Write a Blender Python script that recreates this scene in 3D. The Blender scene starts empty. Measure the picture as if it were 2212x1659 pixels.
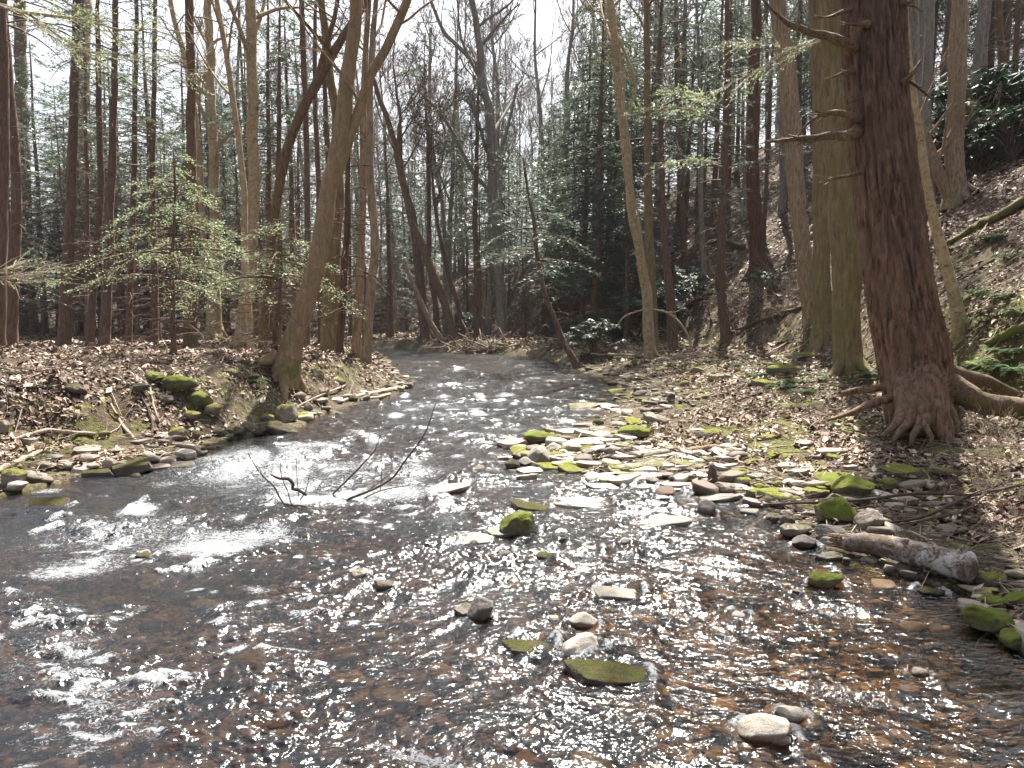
import bpy, bmesh, math, random
import numpy as np
from mathutils import Vector

# ------------------------------------------------------------------ camera, world, sun, exposure
scene = bpy.context.scene
F = 1700.0; CX = 1106.0; CY = 829.5; HOR = 680.0; CAMZ = 1.6
PITCH = math.atan((CY - HOR) / F)
cam_d = bpy.data.cameras.new("camera"); cam = bpy.data.objects.new("camera", cam_d)
scene.collection.objects.link(cam); scene.camera = cam
cam.location = (0, 0, CAMZ); cam.rotation_euler = (math.pi / 2 - PITCH, 0, 0)
cam_d.sensor_width = 36; cam_d.lens = 36 * F / 2212; cam_d.clip_end = 1000; cam_d.clip_start = 0.05
SUN_EL = math.radians(57); SUN_AZ = math.radians(14)      # azimuth measured from +Y towards +X
world = bpy.data.worlds.new("World"); scene.world = world; world.use_nodes = True
wn = world.node_tree
sky = wn.nodes.new("ShaderNodeTexSky"); sky.sky_type = 'NISHITA'; sky.sun_disc = False
sky.sun_elevation = SUN_EL; sky.sun_rotation = SUN_AZ; sky.air_density = 1.0; sky.dust_density = 4.0; sky.ozone_density = 1.0
wn.nodes["Background"].inputs[1].default_value = 0.058
hs = wn.nodes.new("ShaderNodeHueSaturation"); hs.inputs["Saturation"].default_value = 0.45   # thin bright cloud
wn.links.new(sky.outputs[0], hs.inputs["Color"]); wn.links.new(hs.outputs[0], wn.nodes["Background"].inputs[0])
sun_d = bpy.data.lights.new("sun", 'SUN'); sun = bpy.data.objects.new("sun", sun_d); scene.collection.objects.link(sun)
sun_d.energy = 5.0; sun_d.angle = math.radians(0.55); sun_d.color = (1, 0.94, 0.84)
sdir = Vector((math.sin(SUN_AZ) * math.cos(SUN_EL), math.cos(SUN_AZ) * math.cos(SUN_EL), math.sin(SUN_EL)))
sun.rotation_euler = sdir.to_track_quat('Z', 'Y').to_euler(); sun.location = (0, 0, 40)
scene.view_settings.view_transform = 'Standard'; scene.view_settings.look = 'None'
scene.view_settings.gamma = 1; scene.view_settings.exposure = 2.0
scene.render.engine = 'CYCLES'
cy = scene.cycles
cy.max_bounces = 7; cy.diffuse_bounces = 3; cy.glossy_bounces = 2; cy.transmission_bounces = 3; cy.transparent_max_bounces = 8
cy.sample_clamp_indirect = 6; cy.caustics_reflective = False; cy.caustics_refractive = False; cy.use_denoising = True

# ------------------------------------------------------------------ numpy helpers
R0 = np.random.default_rng(7)
_perm = np.random.default_rng(3).permutation(256); _perm = np.concatenate([_perm, _perm, _perm])
_g2 = np.array([[math.cos(a), math.sin(a)] for a in np.linspace(0, 2 * math.pi, 17)[:16]])
def pn2(x, y, seed=0):
    xi = np.floor(x).astype(np.int64); yi = np.floor(y).astype(np.int64)
    xf = x - xi; yf = y - yi
    u = xf * xf * xf * (xf * (xf * 6 - 15) + 10); v = yf * yf * yf * (yf * (yf * 6 - 15) + 10)
    def g(a, b):
        h = _perm[(_perm[(a + seed * 17) & 255] + b) & 255] & 15
        return _g2[h, 0], _g2[h, 1]
    a, b = g(xi, yi); n00 = a * xf + b * yf
    a, b = g(xi + 1, yi); n10 = a * (xf - 1) + b * yf
    a, b = g(xi, yi + 1); n01 = a * xf + b * (yf - 1)
    a, b = g(xi + 1, yi + 1); n11 = a * (xf - 1) + b * (yf - 1)
    return (n00 * (1 - u) + n10 * u) * (1 - v) + (n01 * (1 - u) + n11 * u) * v * 1.0
def fbm(x, y, octs=4, seed=0, gain=0.5):
    s = 0; a = 1.0
    for o in range(octs):
        s = s + a * pn2(x, y, seed + o * 5); x = x * 2.03 + 3.1; y = y * 2.03 + 1.7; a *= gain
    return s
def sstep(a, b, x):
    t = np.clip((x - a) / (b - a), 0, 1); return t * t * (3 - 2 * t)
def ray(px, py):
    u = (px - CX) / F; v = (CY - py) / F; c, s = math.cos(PITCH), math.sin(PITCH)
    return np.array([u, c + v * s, -s + v * c])
def P(px, py, Y):
    d = ray(px, py); return np.array([0, 0, CAMZ]) + d * (Y / d[1])
def G(px, py, z=0.0):
    d = ray(px, py); return np.array([0, 0, CAMZ]) + d * ((z - CAMZ) / d[2])
def seg_dist(x, y, pts, closed=True):
    n = len(pts); best = np.full(x.shape, 1e9); idx = np.zeros(x.shape, int); ins = np.zeros(x.shape, bool)
    for i in range(n if closed else n - 1):
        ax, ay = pts[i]; bx, by = pts[(i + 1) % n]; dx = bx - ax; dy = by - ay
        t = np.clip(((x - ax) * dx + (y - ay) * dy) / (dx * dx + dy * dy + 1e-12), 0, 1)
        d = (x - ax - t * dx) ** 2 + (y - ay - t * dy) ** 2
        m = d < best; best = np.where(m, d, best); idx = np.where(m, i, idx)
        c = (ay > y) != (by > y)
        ins ^= c & (x < (bx - ax) * (y - ay) / ((by - ay) if by != ay else 1e-9) + ax)
    return np.sqrt(best), idx, ins

# ------------------------------------------------------------------ terrain
_left = [(-7.5, -4), (-7, 4)] + [tuple(G(a, b)[:2]) for a, b in [(0, 1078), (60, 1062), (150, 1036), (290, 1024), (360, 1010), (440, 985), (520, 950), (640, 925), (700, 895), (760, 878), (850, 855), (885, 836), (850, 800), (838, 778), (826, 764)]] + [(-9, 34), (-16, 33), (-30, 36)]
_far = [(-30, 42), (-14, 39.5), (-7, 38.8)] + [tuple(G(a, b)[:2]) for a, b in [(880, 755), (1000, 762), (1100, 766), (1170, 774)]]
_right = [tuple(G(a, b)[:2]) for a, b in [(1225, 790), (1290, 812), (1345, 845), (1335, 880), (1290, 912), (1215, 937), (1130, 948), (1085, 970), (1125, 1000), (1235, 1012), (1290, 1046), (1400, 1052), (1500, 1066), (1610, 1092), (1690, 1112), (1705, 1150), (1765, 1192), (1850, 1222), (2000, 1268), (2085, 1295), (2105, 1345), (2212, 1410)]] + [(3.0, 2.6), (3.6, 1), (4.2, -4)]
CREEK = _left + _far + _right; NL = len(_left); NF = NL + len(_far)
HILL = [(4.6, -6), (5.0, 4), (5.3, 8.3), (5.6, 13), (7.2, 20), (7.6, 26), (6, 33), (2, 43), (-8, 56), (-25, 70), (-60, 90), (160, 200), (160, -6)]
def Hfull(x, y):
    x = np.asarray(x, float); y = np.asarray(y, float)
    wx = x + 0.22 * pn2(x * 1.3, y * 1.3, 1) + 0.07 * pn2(x * 5, y * 5, 2); wy = y + 0.22 * pn2(x * 1.3 + 9, y * 1.3, 3)
    d, idx, ins = seg_dist(wx, wy, CREEK)
    isL = (idx < NL - 1) | (idx >= len(CREEK) - 1); isF = (idx >= NL - 1) & (idx < NF); 
    out = np.where(ins, 0, d); dep = np.where(ins, d, 0)
    # left bank: cobble beach near, then a bank
    beach = 0.12 + 0.8 * (1 - sstep(8.5, 10.5, y))
    top = 0.85 - 0.35 * sstep(15, 22, y) + 0.012 * np.clip(out, 0, 40)
    bl = 0.03 + 0.13 * np.minimum(out, beach) + top * sstep(0, 1.25, out - beach) * (0.85 + 0.15 * pn2(x * 2.1, y * 2.1, 8))
    bf = 0.03 + 0.30 * sstep(0.0, 0.7, out) + 0.01 * np.clip(out, 0, 40)
    br = 0.02 + 0.085 * np.minimum(out, 3.6) + 0.10 * sstep(1.2, 2.4, out) * sstep(9, 14, y)
    z = np.where(isL, bl, np.where(isF, bf, br))
    # hillside on the right
    hd, _, hin = seg_dist(x + 0.4 * pn2(x * .5, y * .5, 5), y, HILL)
    hd = np.where(hin, hd, 0)
    h = 16 * (1 - np.exp(-0.80 * hd / 16)) * sstep(-0.2, 1.6, hd) + 0.1 * np.minimum(hd, 22)
    h = h * (1 - 0.65 * sstep(46, 80, y) * (1 - sstep(8, 22, x)))
    z = z + h + 3.0 * sstep(58, 120, y) 
    z = z + sstep(0.2, 1.2, out) * (0.10 * fbm(x * 0.8, y * 0.8, 3, 11) + 0.035 * fbm(x * 4, y * 4, 3, 21) + 0.25 * sstep(1, 6, hd) * fbm(x * 0.35, y * 0.35, 3, 31))
    z = z + sstep(-0.1, 0.3, out) * 0.02 * fbm(x * 12, y * 12, 2, 41)
    bed = -0.03 - 0.24 * sstep(0, 1.6, dep) + 0.06 * fbm(x * 2.5, y * 2.5, 3, 51) + 0.02 * fbm(x * 10, y * 10, 2, 61)
    z = np.where(ins, np.minimum(bed, -0.015 + 0 * bed), z)
    return z, out, dep, isL, hd
def H(x, y): return Hfull(np.atleast_1d(x), np.atleast_1d(y))[0]
def H1(x, y): return float(H(x, y)[0])
def hit(px, py, water=True):
    d = ray(px, py); Y = np.exp(np.linspace(math.log(2.0), math.log(110), 500)); t = Y / d[1]
    X = d[0] * t; Z = CAMZ + d[2] * t; g = H(X, Y)
    if water: g = np.maximum(g, 0)
    k = np.nonzero(Z < g)[0]
    k = k[0] if len(k) else 499
    a, b = (Y[k - 1], Y[k]) if k else (2, 2)
    return d[0] * (a + b) / 2 / d[1], (a + b) / 2, float(g[k])

# ------------------------------------------------------------------ mesh builder
class MB:
    def __init__(s): s.v = []; s.f = []; s.n = 0; s.a = []
    def add(s, v, f, a=None):
        v = np.asarray(v, np.float32); s.v.append(v); s.f.append(np.asarray(f, np.int64) + s.n); s.n += len(v)
        s.a.append(a if a is not None else np.zeros(len(v), np.float32))
    def tube(s, pts, rad, sides=6, cap=True, wob=0, rng=None, a=None):
        pts = np.asarray(pts, float); rad = np.asarray(rad, float); n = len(pts)
        t = np.gradient(pts, axis=0); t /= np.linalg.norm(t, axis=1, keepdims=True) + 1e-9
        ref = np.array([1, 0, 0.]) if abs(t[:, 0]).mean() < 0.75 else np.array([0, 1., 0])
        u = ref - (t @ ref)[:, None] * t; u /= np.linalg.norm(u, axis=1, keepdims=True) + 1e-9
        w = np.cross(t, u); an = np.arange(sides) * 2 * math.pi / sides
        rr = rad[:, None] * np.ones((1, sides))
        if wob: rr = rr * (1 + wob * (rng or R0).standard_normal((n, sides)))
        v = pts[:, None, :] + rr[..., None] * (np.cos(an)[None, :, None] * u[:, None, :] + np.sin(an)[None, :, None] * w[:, None, :])
        i = np.arange(n - 1)[:, None] * sides; j = np.arange(sides)[None, :]; k = (j + 1) % sides
        f = np.stack([i + j, i + k, i + k + sides, i + j + sides], -1).reshape(-1, 4)
        v = v.reshape(-1, 3)
        if cap:
            v = np.vstack([v, pts[-1:] + t[-1:] * rad[-1] * 0.5]); c = len(v) - 1; o = (n - 1) * sides
            q = np.stack([o + np.arange(0, sides), o + (np.arange(0, sides) + 1) % sides, np.full(sides, c), np.full(sides, c)], -1)
            s.add(v, f, None if a is None else np.full(len(v), a, np.float32)); s.tri(q[:, :3] + s.n - len(v))
        else: s.add(v, f, None if a is None else np.full(len(v), a, np.float32))
    def tri(s, f): s.f.append(f)
    def leaves(s, c, d, nrm, L, W, bend=0.0):
        # rhombic leaves: c centre base (n,3), d direction (n,3), nrm rough normal
        d = d / (np.linalg.norm(d, axis=1, keepdims=True) + 1e-9)
        sd = np.cross(d, nrm); sd /= np.linalg.norm(sd, axis=1, keepdims=True) + 1e-9
        up = np.cross(sd, d); n = len(c); L = np.broadcast_to(L, (n,))[:, None]; W = np.broadcast_to(W, (n,))[:, None]
        a = c; b = c + d * L * 0.45 + sd * W * 0.5 + up * L * bend; e = c + d * L; g = c + d * L * 0.45 - sd * W * 0.5 + up * L * bend
        v = np.stack([a, b, e, g], 1).reshape(-1, 3)
        s.add(v, np.arange(4 * n).reshape(-1, 4))
    def build(s, name, mat, parent=None, loc=None, smooth=True):
        me = bpy.data.meshes.new(name); v = np.concatenate(s.v) if s.v else np.zeros((0, 3), np.float32)
        cnt = np.concatenate([np.full(len(f), f.shape[1]) for f in s.f]); li = np.concatenate([f.ravel() for f in s.f])
        me.vertices.add(len(v)); me.vertices.foreach_set("co", v.astype(np.float32).ravel())
        me.loops.add(len(li)); me.loops.foreach_set("vertex_index", li.astype(np.int32))
        me.polygons.add(len(cnt)); st = np.concatenate([[0], np.cumsum(cnt)[:-1]])
        me.polygons.foreach_set("loop_start", st.astype(np.int32))
        me.polygons.foreach_set("use_smooth", np.full(len(cnt), smooth)); me.update(calc_edges=True)
        if mat is not None: me.materials.append(mat)
        o = bpy.data.objects.new(name, me); scene.collection.objects.link(o)
        if parent is not None: o.parent = parent
        if loc is not None: o.location = loc
        return o
def attr(o, name, val):
    a = o.data.attributes.new(name, 'FLOAT', 'POINT'); a.data.foreach_set("value", np.asarray(val, np.float32).ravel())
def tag(o, label=None, cat=None, group=None, kind=None):
    if label: o['label'] = label
    if cat: o['category'] = cat
    if group: o['group'] = group
    if kind: o['kind'] = kind
    return o
def empty(name, loc, rz=0):
    o = bpy.data.objects.new(name, None); scene.collection.objects.link(o); o.location = loc; o.rotation_euler = (0, 0, rz); o.empty_display_size = 0.2; return o
def copy_tree(o, parent=None):
    c = o.copy(); scene.collection.objects.link(c)
    if parent is not None: c.parent = parent
    for ch in list(KIDS.get(o.name, [])):
        copy_tree(ch, c)
    return c
KIDS = {}
def kid(o, p): KIDS.setdefault(p.name, []).append(o); return o
def grid_faces(nr, nc, keep=None):
    i = np.arange(nr - 1)[:, None] * nc; j = np.arange(nc - 1)[None, :]
    f = np.stack([i + j, i + j + 1, i + j + 1 + nc, i + j + nc], -1).reshape(-1, 4)
    if keep is not None: f = f[keep[f].any(1)]
    return f
def crom(pts, step):
    pts = np.asarray(pts, float); n = len(pts); out = []
    for i in range(n - 1):
        p0, p1, p2, p3 = pts[max(i - 1, 0)], pts[i], pts[i + 1], pts[min(i + 2, n - 1)]
        m = max(2, int(np.linalg.norm((p2 - p1)[:3]) / step)); t = np.linspace(0, 1, m, endpoint=False)[:, None]
        out.append(0.5 * ((2 * p1) + (-p0 + p2) * t + (2 * p0 - 5 * p1 + 4 * p2 - p3) * t * t + (-p0 + 3 * p1 - 3 * p2 + p3) * t ** 3))
    out.append(pts[-1:]); return np.vstack(out)

# ------------------------------------------------------------------ materials
class NT:
    def __init__(s, name):
        s.m = bpy.data.materials.new(name); s.m.use_nodes = True; s.t = s.m.node_tree; s.b = s.t.nodes["Principled BSDF"]; s.out = s.t.nodes["Material Output"]
        s.b.inputs["Specular IOR Level"].default_value = 0.3; s.b.inputs["Roughness"].default_value = 0.8
    def n(s, ty, ins=None, **kw):
        n = s.t.nodes.new(ty)
        for k, v in kw.items(): setattr(n, k, v)
        for k, v in (ins or {}).items(): s.set(n.inputs[k], v)
        return n
    def set(s, inp, v):
        if isinstance(v, bpy.types.NodeSocket): s.t.links.new(v, inp)
        elif isinstance(v, bpy.types.Node): s.t.links.new(v.outputs[0], inp)
        elif isinstance(v, (tuple, list)) and len(v) == 3 and inp.type == 'RGBA': inp.default_value = (*v, 1)
        else: inp.default_value = v
    def co(s, kind="Object", scale=(1, 1, 1)):
        tc = s.n("ShaderNodeTexCoord"); m = s.n("ShaderNodeMapping", {"Vector": tc.outputs[kind], "Scale": scale}); return m.outputs[0]
    def pos(s, scale=(1, 1, 1)):
        g = s.n("ShaderNodeNewGeometry"); m = s.n("ShaderNodeMapping", {"Vector": g.outputs["Position"], "Scale": scale}); return m.outputs[0]
    def noise(s, vec, scale, detail=4, rough=0.6, dist=0):
        return s.n("ShaderNodeTexNoise", {"Vector": vec, "Scale": scale, "Detail": detail, "Roughness": rough, "Distortion": dist}).outputs[0]
    def vor(s, vec, scale, feat='F1', out="Distance", rnd=1.0):
        return s.n("ShaderNodeTexVoronoi", {"Vector": vec, "Scale": scale, "Randomness": rnd}, feature=feat).outputs[out]
    def ramp(s, fac, stops, interp='LINEAR'):
        r = s.n("ShaderNodeValToRGB", {"Fac": fac}); e = r.color_ramp.elements; r.color_ramp.interpolation = interp
        while len(e) < len(stops): e.new(0.5)
        for k, (p, c) in enumerate(stops):
            e[k].position = p; e[k].color = (*c, 1) if isinstance(c, (tuple, list)) else (c, c, c, 1)
        return r.outputs[0]
    def mix(s, fac, a, b, blend='MIX'):
        m = s.n("ShaderNodeMix", data_type='RGBA', blend_type=blend); s.set(m.inputs[0], fac); s.set(m.inputs[6], a); s.set(m.inputs[7], b); return m.outputs[2]
    def math(s, op, a, b=0.0, c=0.0, clamp=False):
        m = s.n("ShaderNodeMath", operation=op, use_clamp=clamp); s.set(m.inputs[0], a); s.set(m.inputs[1], b); s.set(m.inputs[2], c); return m.outputs[0]
    def attr(s, name): return s.n("ShaderNodeAttribute", attribute_name=name).outputs["Fac"]
    def bump(s, h, strength=0.5, dist=0.02, prev=None):
        ins = {"Height": h, "Strength": strength, "Distance": dist}
        if prev is not None: ins["Normal"] = prev
        return s.n("ShaderNodeBump", ins).outputs[0]
    def up(s): # world normal z
        g = s.n("ShaderNodeNewGeometry"); return s.n("ShaderNodeSeparateXYZ", {0: g.outputs["Normal"]}).outputs[2]
    def rnd(s): return s.n("ShaderNodeObjectInfo").outputs["Random"]
    def island(s): return s.n("ShaderNodeNewGeometry").outputs["Random Per Island"]

def bark(name, c1, c2, c3=None, sc=7.0, zs=0.18, depth=0.02, moss=0.0, mossh=1.2, patch=None, rough=0.85):
    t = NT(name); v = t.co("Object", (1, 1, zs)); v1 = t.co("Object")
    n1 = t.noise(v, sc * 2.2, 6, 0.7, 0.6); n2 = t.noise(v1, 2.0, 4, 0.6); n3 = t.noise(v1, 40, 3, 0.7)
    col = t.mix(t.ramp(n1, [(0.36, 0.0), (0.62, 1.0)]), c1, c2)
    col = t.mix(t.ramp(n2, [(0.4, 0.0), (0.65, 0.6)]), col, c3 or c2)
    if patch:   # birch like pale plates with dark marks
        n4 = t.noise(t.co("Object", (1, 1, 0.9)), 9, 5, 0.75, 0.5)
        col = t.mix(t.ramp(n4, [(0.50, 0.0), (0.56, 1.0)]), col, patch)
        n5 = t.noise(t.co("Object", (1, 1, 4)), 5, 4, 0.7)
        col = t.mix(t.ramp(n5, [(0.60, 0.0), (0.68, 0.85)]), col, (0.035, 0.025, 0.018))
    if moss:
        z = t.n("ShaderNodeSeparateXYZ", {0: t.n("ShaderNodeTexCoord").outputs["Object"]}).outputs[2]
        m = t.math('MULTIPLY', t.n("ShaderNodeMapRange", {"Value": z, "From Min": 0.1, "From Max": mossh, "To Min": 1.0, "To Max": 0.25 * moss}).outputs[0], moss)
        m = t.math('MULTIPLY', m, t.ramp(t.noise(v1, 3.5, 5, 0.7), [(0.42, 0.0), (0.58, 1.0)]))
        col = t.mix(m, col, t.mix(n3, (0.05, 0.065, 0.012), (0.16, 0.17, 0.03)))
    t.set(t.b.inputs["Base Color"], col); t.b.inputs["Roughness"].default_value = rough
    hgt = t.math('ADD', n1, t.math('MULTIPLY', n3, 0.35))
    t.set(t.b.inputs["Normal"], t.bump(hgt, 0.9, depth)); return t.m
def leafmat(name, c1, c2, trans=0.35, gloss=0.0, rough=0.4):
    t = NT(name); r = t.island(); col = t.mix(r, c1, c2)
    df = t.n("ShaderNodeBsdfDiffuse", {"Color": col}); tr = t.n("ShaderNodeBsdfTranslucent", {"Color": t.mix(0.6, col, (0.04, 0.06, 0.025), 'ADD') if trans > 0.2 else col})
    m = t.n("ShaderNodeMixShader", {0: trans, 1: df.outputs[0], 2: tr.outputs[0]})
    g = t.n("ShaderNodeBsdfGlossy", {"Roughness": rough, "Color": (1, 1, 1)})
    m2 = t.n("ShaderNodeMixShader", {0: 0.04 + gloss, 1: m.outputs[0], 2: g.outputs[0]})
    t.t.links.new(m2.outputs[0], t.out.inputs[0]); return t.m
def rockmat(name, c1, c2, moss=0.0, mcol=((0.10, 0.12, 0.015), (0.36, 0.38, 0.05))):
    t = NT(name); v = t.co("Object"); p = t.pos(); r = t.rnd()
    n = t.noise(p, 9, 6, 0.65); nf = t.noise(p, 60, 4, 0.7); st = t.noise(t.pos((1, 1, 7)), 6, 4, 0.6)
    col = t.mix(t.ramp(n, [(0.35, 0.0), (0.65, 1.0)]), c1, c2)
    col = t.mix(t.math('MULTIPLY', st, 0.35), col, (0.10, 0.085, 0.07))
    col = t.mix(0.55, col, t.mix(r, (0.75, 0.72, 0.7), (1.15, 1.08, 0.98)), 'MULTIPLY')
    col = t.mix(t.ramp(nf, [(0.55, 0.0), (0.75, 0.5)]), col, (0.09, 0.08, 0.07))
    z = t.n("ShaderNodeSeparateXYZ", {0: p}).outputs[2]
    wet = t.ramp(t.math('ADD', z, t.math('MULTIPLY', n, 0.03)), [(0.03, 1.0), (0.06, 0.0)])
    col = t.mix(t.math('MULTIPLY', wet, 0.75), col, t.mix(1.0, col, (0.28, 0.24, 0.2), 'MULTIPLY'))
    rough = t.n("ShaderNodeMapRange", {"Value": wet, "To Min": 0.8, "To Max": 0.25}).outputs[0]
    bh = t.math('ADD', n, t.math('MULTIPLY', nf, 0.3)); bd = 0.02
    if moss:
        up = t.up(); mn = t.noise(p, 11, 7, 0.8, 0.4)
        m = t.ramp(t.math('MULTIPLY', t.math('ADD', t.math('MULTIPLY', up, 0.55), mn), 0.5), [((1.17 - 0.36 * moss) / 2, 0.0), ((1.30 - 0.36 * moss) / 2, 1.0)])
        mf = t.noise(p, 120, 3, 0.8); mv = t.noise(p, 22, 4, 0.7)
        mc = t.mix(t.math('MULTIPLY', t.math('ADD', mf, mv), 0.5), mcol[0], mcol[1]); mc = t.mix(t.ramp(t.noise(p, 14, 5, .75), [(0.48, 0.0), (0.66, 0.85)]), mc, (0.15, 0.10, 0.035))
        col = t.mix(m, col, mc); rough = t.math('MAXIMUM', rough, m)
        bh = t.math('ADD', bh, t.math('MULTIPLY', m, t.math('ADD', t.math('MULTIPLY', mf, 1.6), mv)))
        bd = 0.035
    t.set(t.b.inputs["Base Color"], col); t.set(t.b.inputs["Roughness"], rough)
    t.set(t.b.inputs["Normal"], t.bump(bh, 0.8, bd)); return t.m

M = {}
M['bark_red'] = bark('bark_red', (0.042, 0.021, 0.014), (0.180, 0.090, 0.060), (0.120, 0.060, 0.042), 6, 0.13, 0.05)
M['bark_brown'] = bark('bark_brown', (0.050, 0.031, 0.020), (0.218, 0.133, 0.078), (0.151, 0.094, 0.064), 9, 0.2, 0.02, 0.35, 0.8)
M['bark_dark'] = bark('bark_dark', (0.058, 0.037, 0.027), (0.210, 0.128, 0.090), (0.131, 0.085, 0.065), 9, 0.2, 0.02, 0.2, 0.6)
M['bark_grey'] = bark('bark_grey', (0.113, 0.085, 0.059), (0.416, 0.299, 0.202), (0.246, 0.185, 0.132), 9, 0.22, 0.015, 0.55, 0.9)
M['bark_far'] = bark('bark_far', (0.103, 0.090, 0.081), (0.310, 0.276, 0.241), (0.207, 0.184, 0.161), 5, 0.3, 0.02)
M['bark_birch'] = bark('bark_birch', (0.185, 0.125, 0.069), (0.500, 0.359, 0.207), (0.336, 0.242, 0.138), 9, 0.5, 0.012, 0.7, 0.8, patch=(0.42, 0.35, 0.25))
M['bark_olive'] = bark('bark_olive', (0.093, 0.068, 0.041), (0.279, 0.203, 0.123), (0.173, 0.134, 0.052), 8, 0.16, 0.015, 0.6, 2.5)
M['bark_smooth'] = bark('bark_smooth', (0.183, 0.120, 0.075), (0.383, 0.254, 0.158), (0.274, 0.187, 0.120), 7, 0.35, 0.008, 0.8, 0.9)
M['wood_bleached'] = bark('wood_bleached', (0.16, 0.12, 0.085), (0.48, 0.40, 0.31), (0.3, 0.24, 0.18), 20, 1, 0.004)
M['wood_dark'] = bark('wood_dark', (0.035, 0.022, 0.018), (0.12, 0.08, 0.06), (0.07, 0.05, 0.04), 20, 1, 0.004)
M['log_moss'] = bark('log_moss', (0.05, 0.04, 0.025), (0.13, 0.09, 0.06), (0.12, 0.13, 0.03), 8, 1, 0.012, 0.9, 3)
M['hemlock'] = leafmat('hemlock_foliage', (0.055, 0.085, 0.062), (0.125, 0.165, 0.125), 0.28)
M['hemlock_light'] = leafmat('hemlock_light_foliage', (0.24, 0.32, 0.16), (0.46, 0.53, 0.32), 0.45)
M['rhodo'] = leafmat('rhododendron_leaf', (0.02, 0.05, 0.022), (0.05, 0.10, 0.045), 0.15, 0.03, 0.5)
M['fern'] = leafmat('fern_leaf', (0.045, 0.10, 0.03), (0.11, 0.20, 0.06), 0.35)
M['rock_pale'] = rockmat('rock_pale', (0.36, 0.335, 0.29), (0.58, 0.54, 0.47))
M['rock_pink'] = rockmat('rock_pink', (0.27, 0.22, 0.19), (0.42, 0.35, 0.31))
M['rock_grey'] = rockmat('rock_grey', (0.15, 0.14, 0.125), (0.30, 0.275, 0.245))
M['rock_dark'] = rockmat('rock_dark', (0.06, 0.05, 0.042), (0.14, 0.12, 0.10), 0.25)
M['rock_moss'] = rockmat('rock_moss', (0.16, 0.14, 0.11), (0.30, 0.26, 0.22), 1.0)
M['rock_halfmoss'] = rockmat('rock_halfmoss', (0.17, 0.15, 0.125), (0.36, 0.32, 0.27), 0.45)
M['rock_darkmoss'] = rockmat('rock_darkmoss', (0.06, 0.05, 0.04), (0.13, 0.11, 0.09), 0.8, ((0.035, 0.04, 0.01), (0.12, 0.125, 0.025)))
M['moss_bright'] = rockmat('moss_bright', (0.1, 0.1, 0.05), (0.2, 0.18, 0.1), 1.6, ((0.08, 0.12, 0.015), (0.28, 0.34, 0.05)))

def groundmat():
    t = NT('ground'); p = t.pos((1, 1, 0.6)); moss = t.attr("moss"); bed = t.attr("bed"); shore = t.attr("shore"); bankm = t.attr("bank")
    wv = t.n("ShaderNodeVectorMath", {0: p, 1: t.n("ShaderNodeTexNoise", {"Vector": p, "Scale": 6.0}).outputs[1]}, operation='ADD').outputs[0]
    cells = t.n("ShaderNodeTexVoronoi", {"Vector": t.n("ShaderNodeMapping", {"Vector": wv, "Scale": (1, 1.5, 1.5)}).outputs[0], "Scale": 17.0})
    rc = t.n("ShaderNodeSeparateColor", {0: cells.outputs["Color"]})
    leaf = t.ramp(rc.outputs[0], [(0.0, (0.05, 0.032, 0.024)), (0.3, (0.12, 0.075, 0.052)), (0.6, (0.22, 0.145, 0.10)), (0.82, (0.32, 0.23, 0.17)), (1.0, (0.44, 0.36, 0.29))])
    leaf = t.mix(t.ramp(cells.outputs["Distance"], [(0.28, 0.0), (0.6, 0.8)]), leaf, (0.03, 0.02, 0.015))
    big = t.noise(p, 0.9, 4, 0.6); leaf = t.mix(t.ramp(big, [(0.35, 0.45), (0.6, 0.0)]), leaf, t.mix(1.0, leaf, (0.45, 0.42, 0.4), 'MULTIPLY'))
    fine = t.noise(p, 45, 4, 0.7)
    dirt = t.mix(fine, (0.018, 0.012, 0.008), (0.075, 0.048, 0.03))
    col = t.mix(t.math('MULTIPLY', bankm, t.ramp(t.noise(p, 3.5, 4, 0.65), [(0.35, 0.1), (0.6, 1.0)])), leaf, dirt)
    mn = t.noise(p, 5.0, 6, 0.75); mm = t.ramp(t.math('ADD', mn, t.math('MULTIPLY', moss, 0.30)), [(0.64, 0.0), (0.72, 1.0)])
    mc = t.mix(t.noise(p, 60, 3, 0.8), (0.06, 0.075, 0.012), (0.22, 0.25, 0.045)); col = t.mix(mm, col, mc)
    st = t.n("ShaderNodeTexVoronoi", {"Vector": wv, "Scale": 7.0}); sc_ = t.n("ShaderNodeSeparateColor", {0: st.outputs["Color"]})
    stone = t.ramp(sc_.outputs[0], [(0.0, (0.10, 0.08, 0.06)), (0.5, (0.22, 0.18, 0.14)), (1.0, (0.34, 0.29, 0.24))])
    stone = t.mix(t.ramp(st.outputs["Distance"], [(0.35, 0.0), (0.6, 0.9)]), stone, (0.05, 0.035, 0.025))
    col = t.mix(t.math('MULTIPLY', shore, 0.7), col, stone)
    bs = t.ramp(sc_.outputs[1], [(0.0, (0.02, 0.012, 0.007)), (0.4, (0.08, 0.042, 0.018)), (0.7, (0.15, 0.085, 0.038)), (0.9, (0.15, 0.11, 0.07)), (1.0, (0.07, 0.075, 0.018))])
    bs = t.mix(t.ramp(st.outputs["Distance"], [(0.3, 0.0), (0.62, 0.9)]), bs, (0.03, 0.018, 0.01)); bs = t.mix(t.math('MULTIPLY', fine, 0.5), bs, (0.10, 0.055, 0.02))
    col = t.mix(bed, col, bs); t.set(t.b.inputs["Base Color"], col); t.b.inputs["Roughness"].default_value = 0.9
    h = t.math('ADD', t.math('MULTIPLY', t.math('SUBTRACT', 1.0, cells.outputs["Distance"]), 0.7), t.math('MULTIPLY', fine, 0.6))
    t.set(t.b.inputs["Normal"], t.bump(h, 0.9, 0.04)); return t.m
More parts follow.
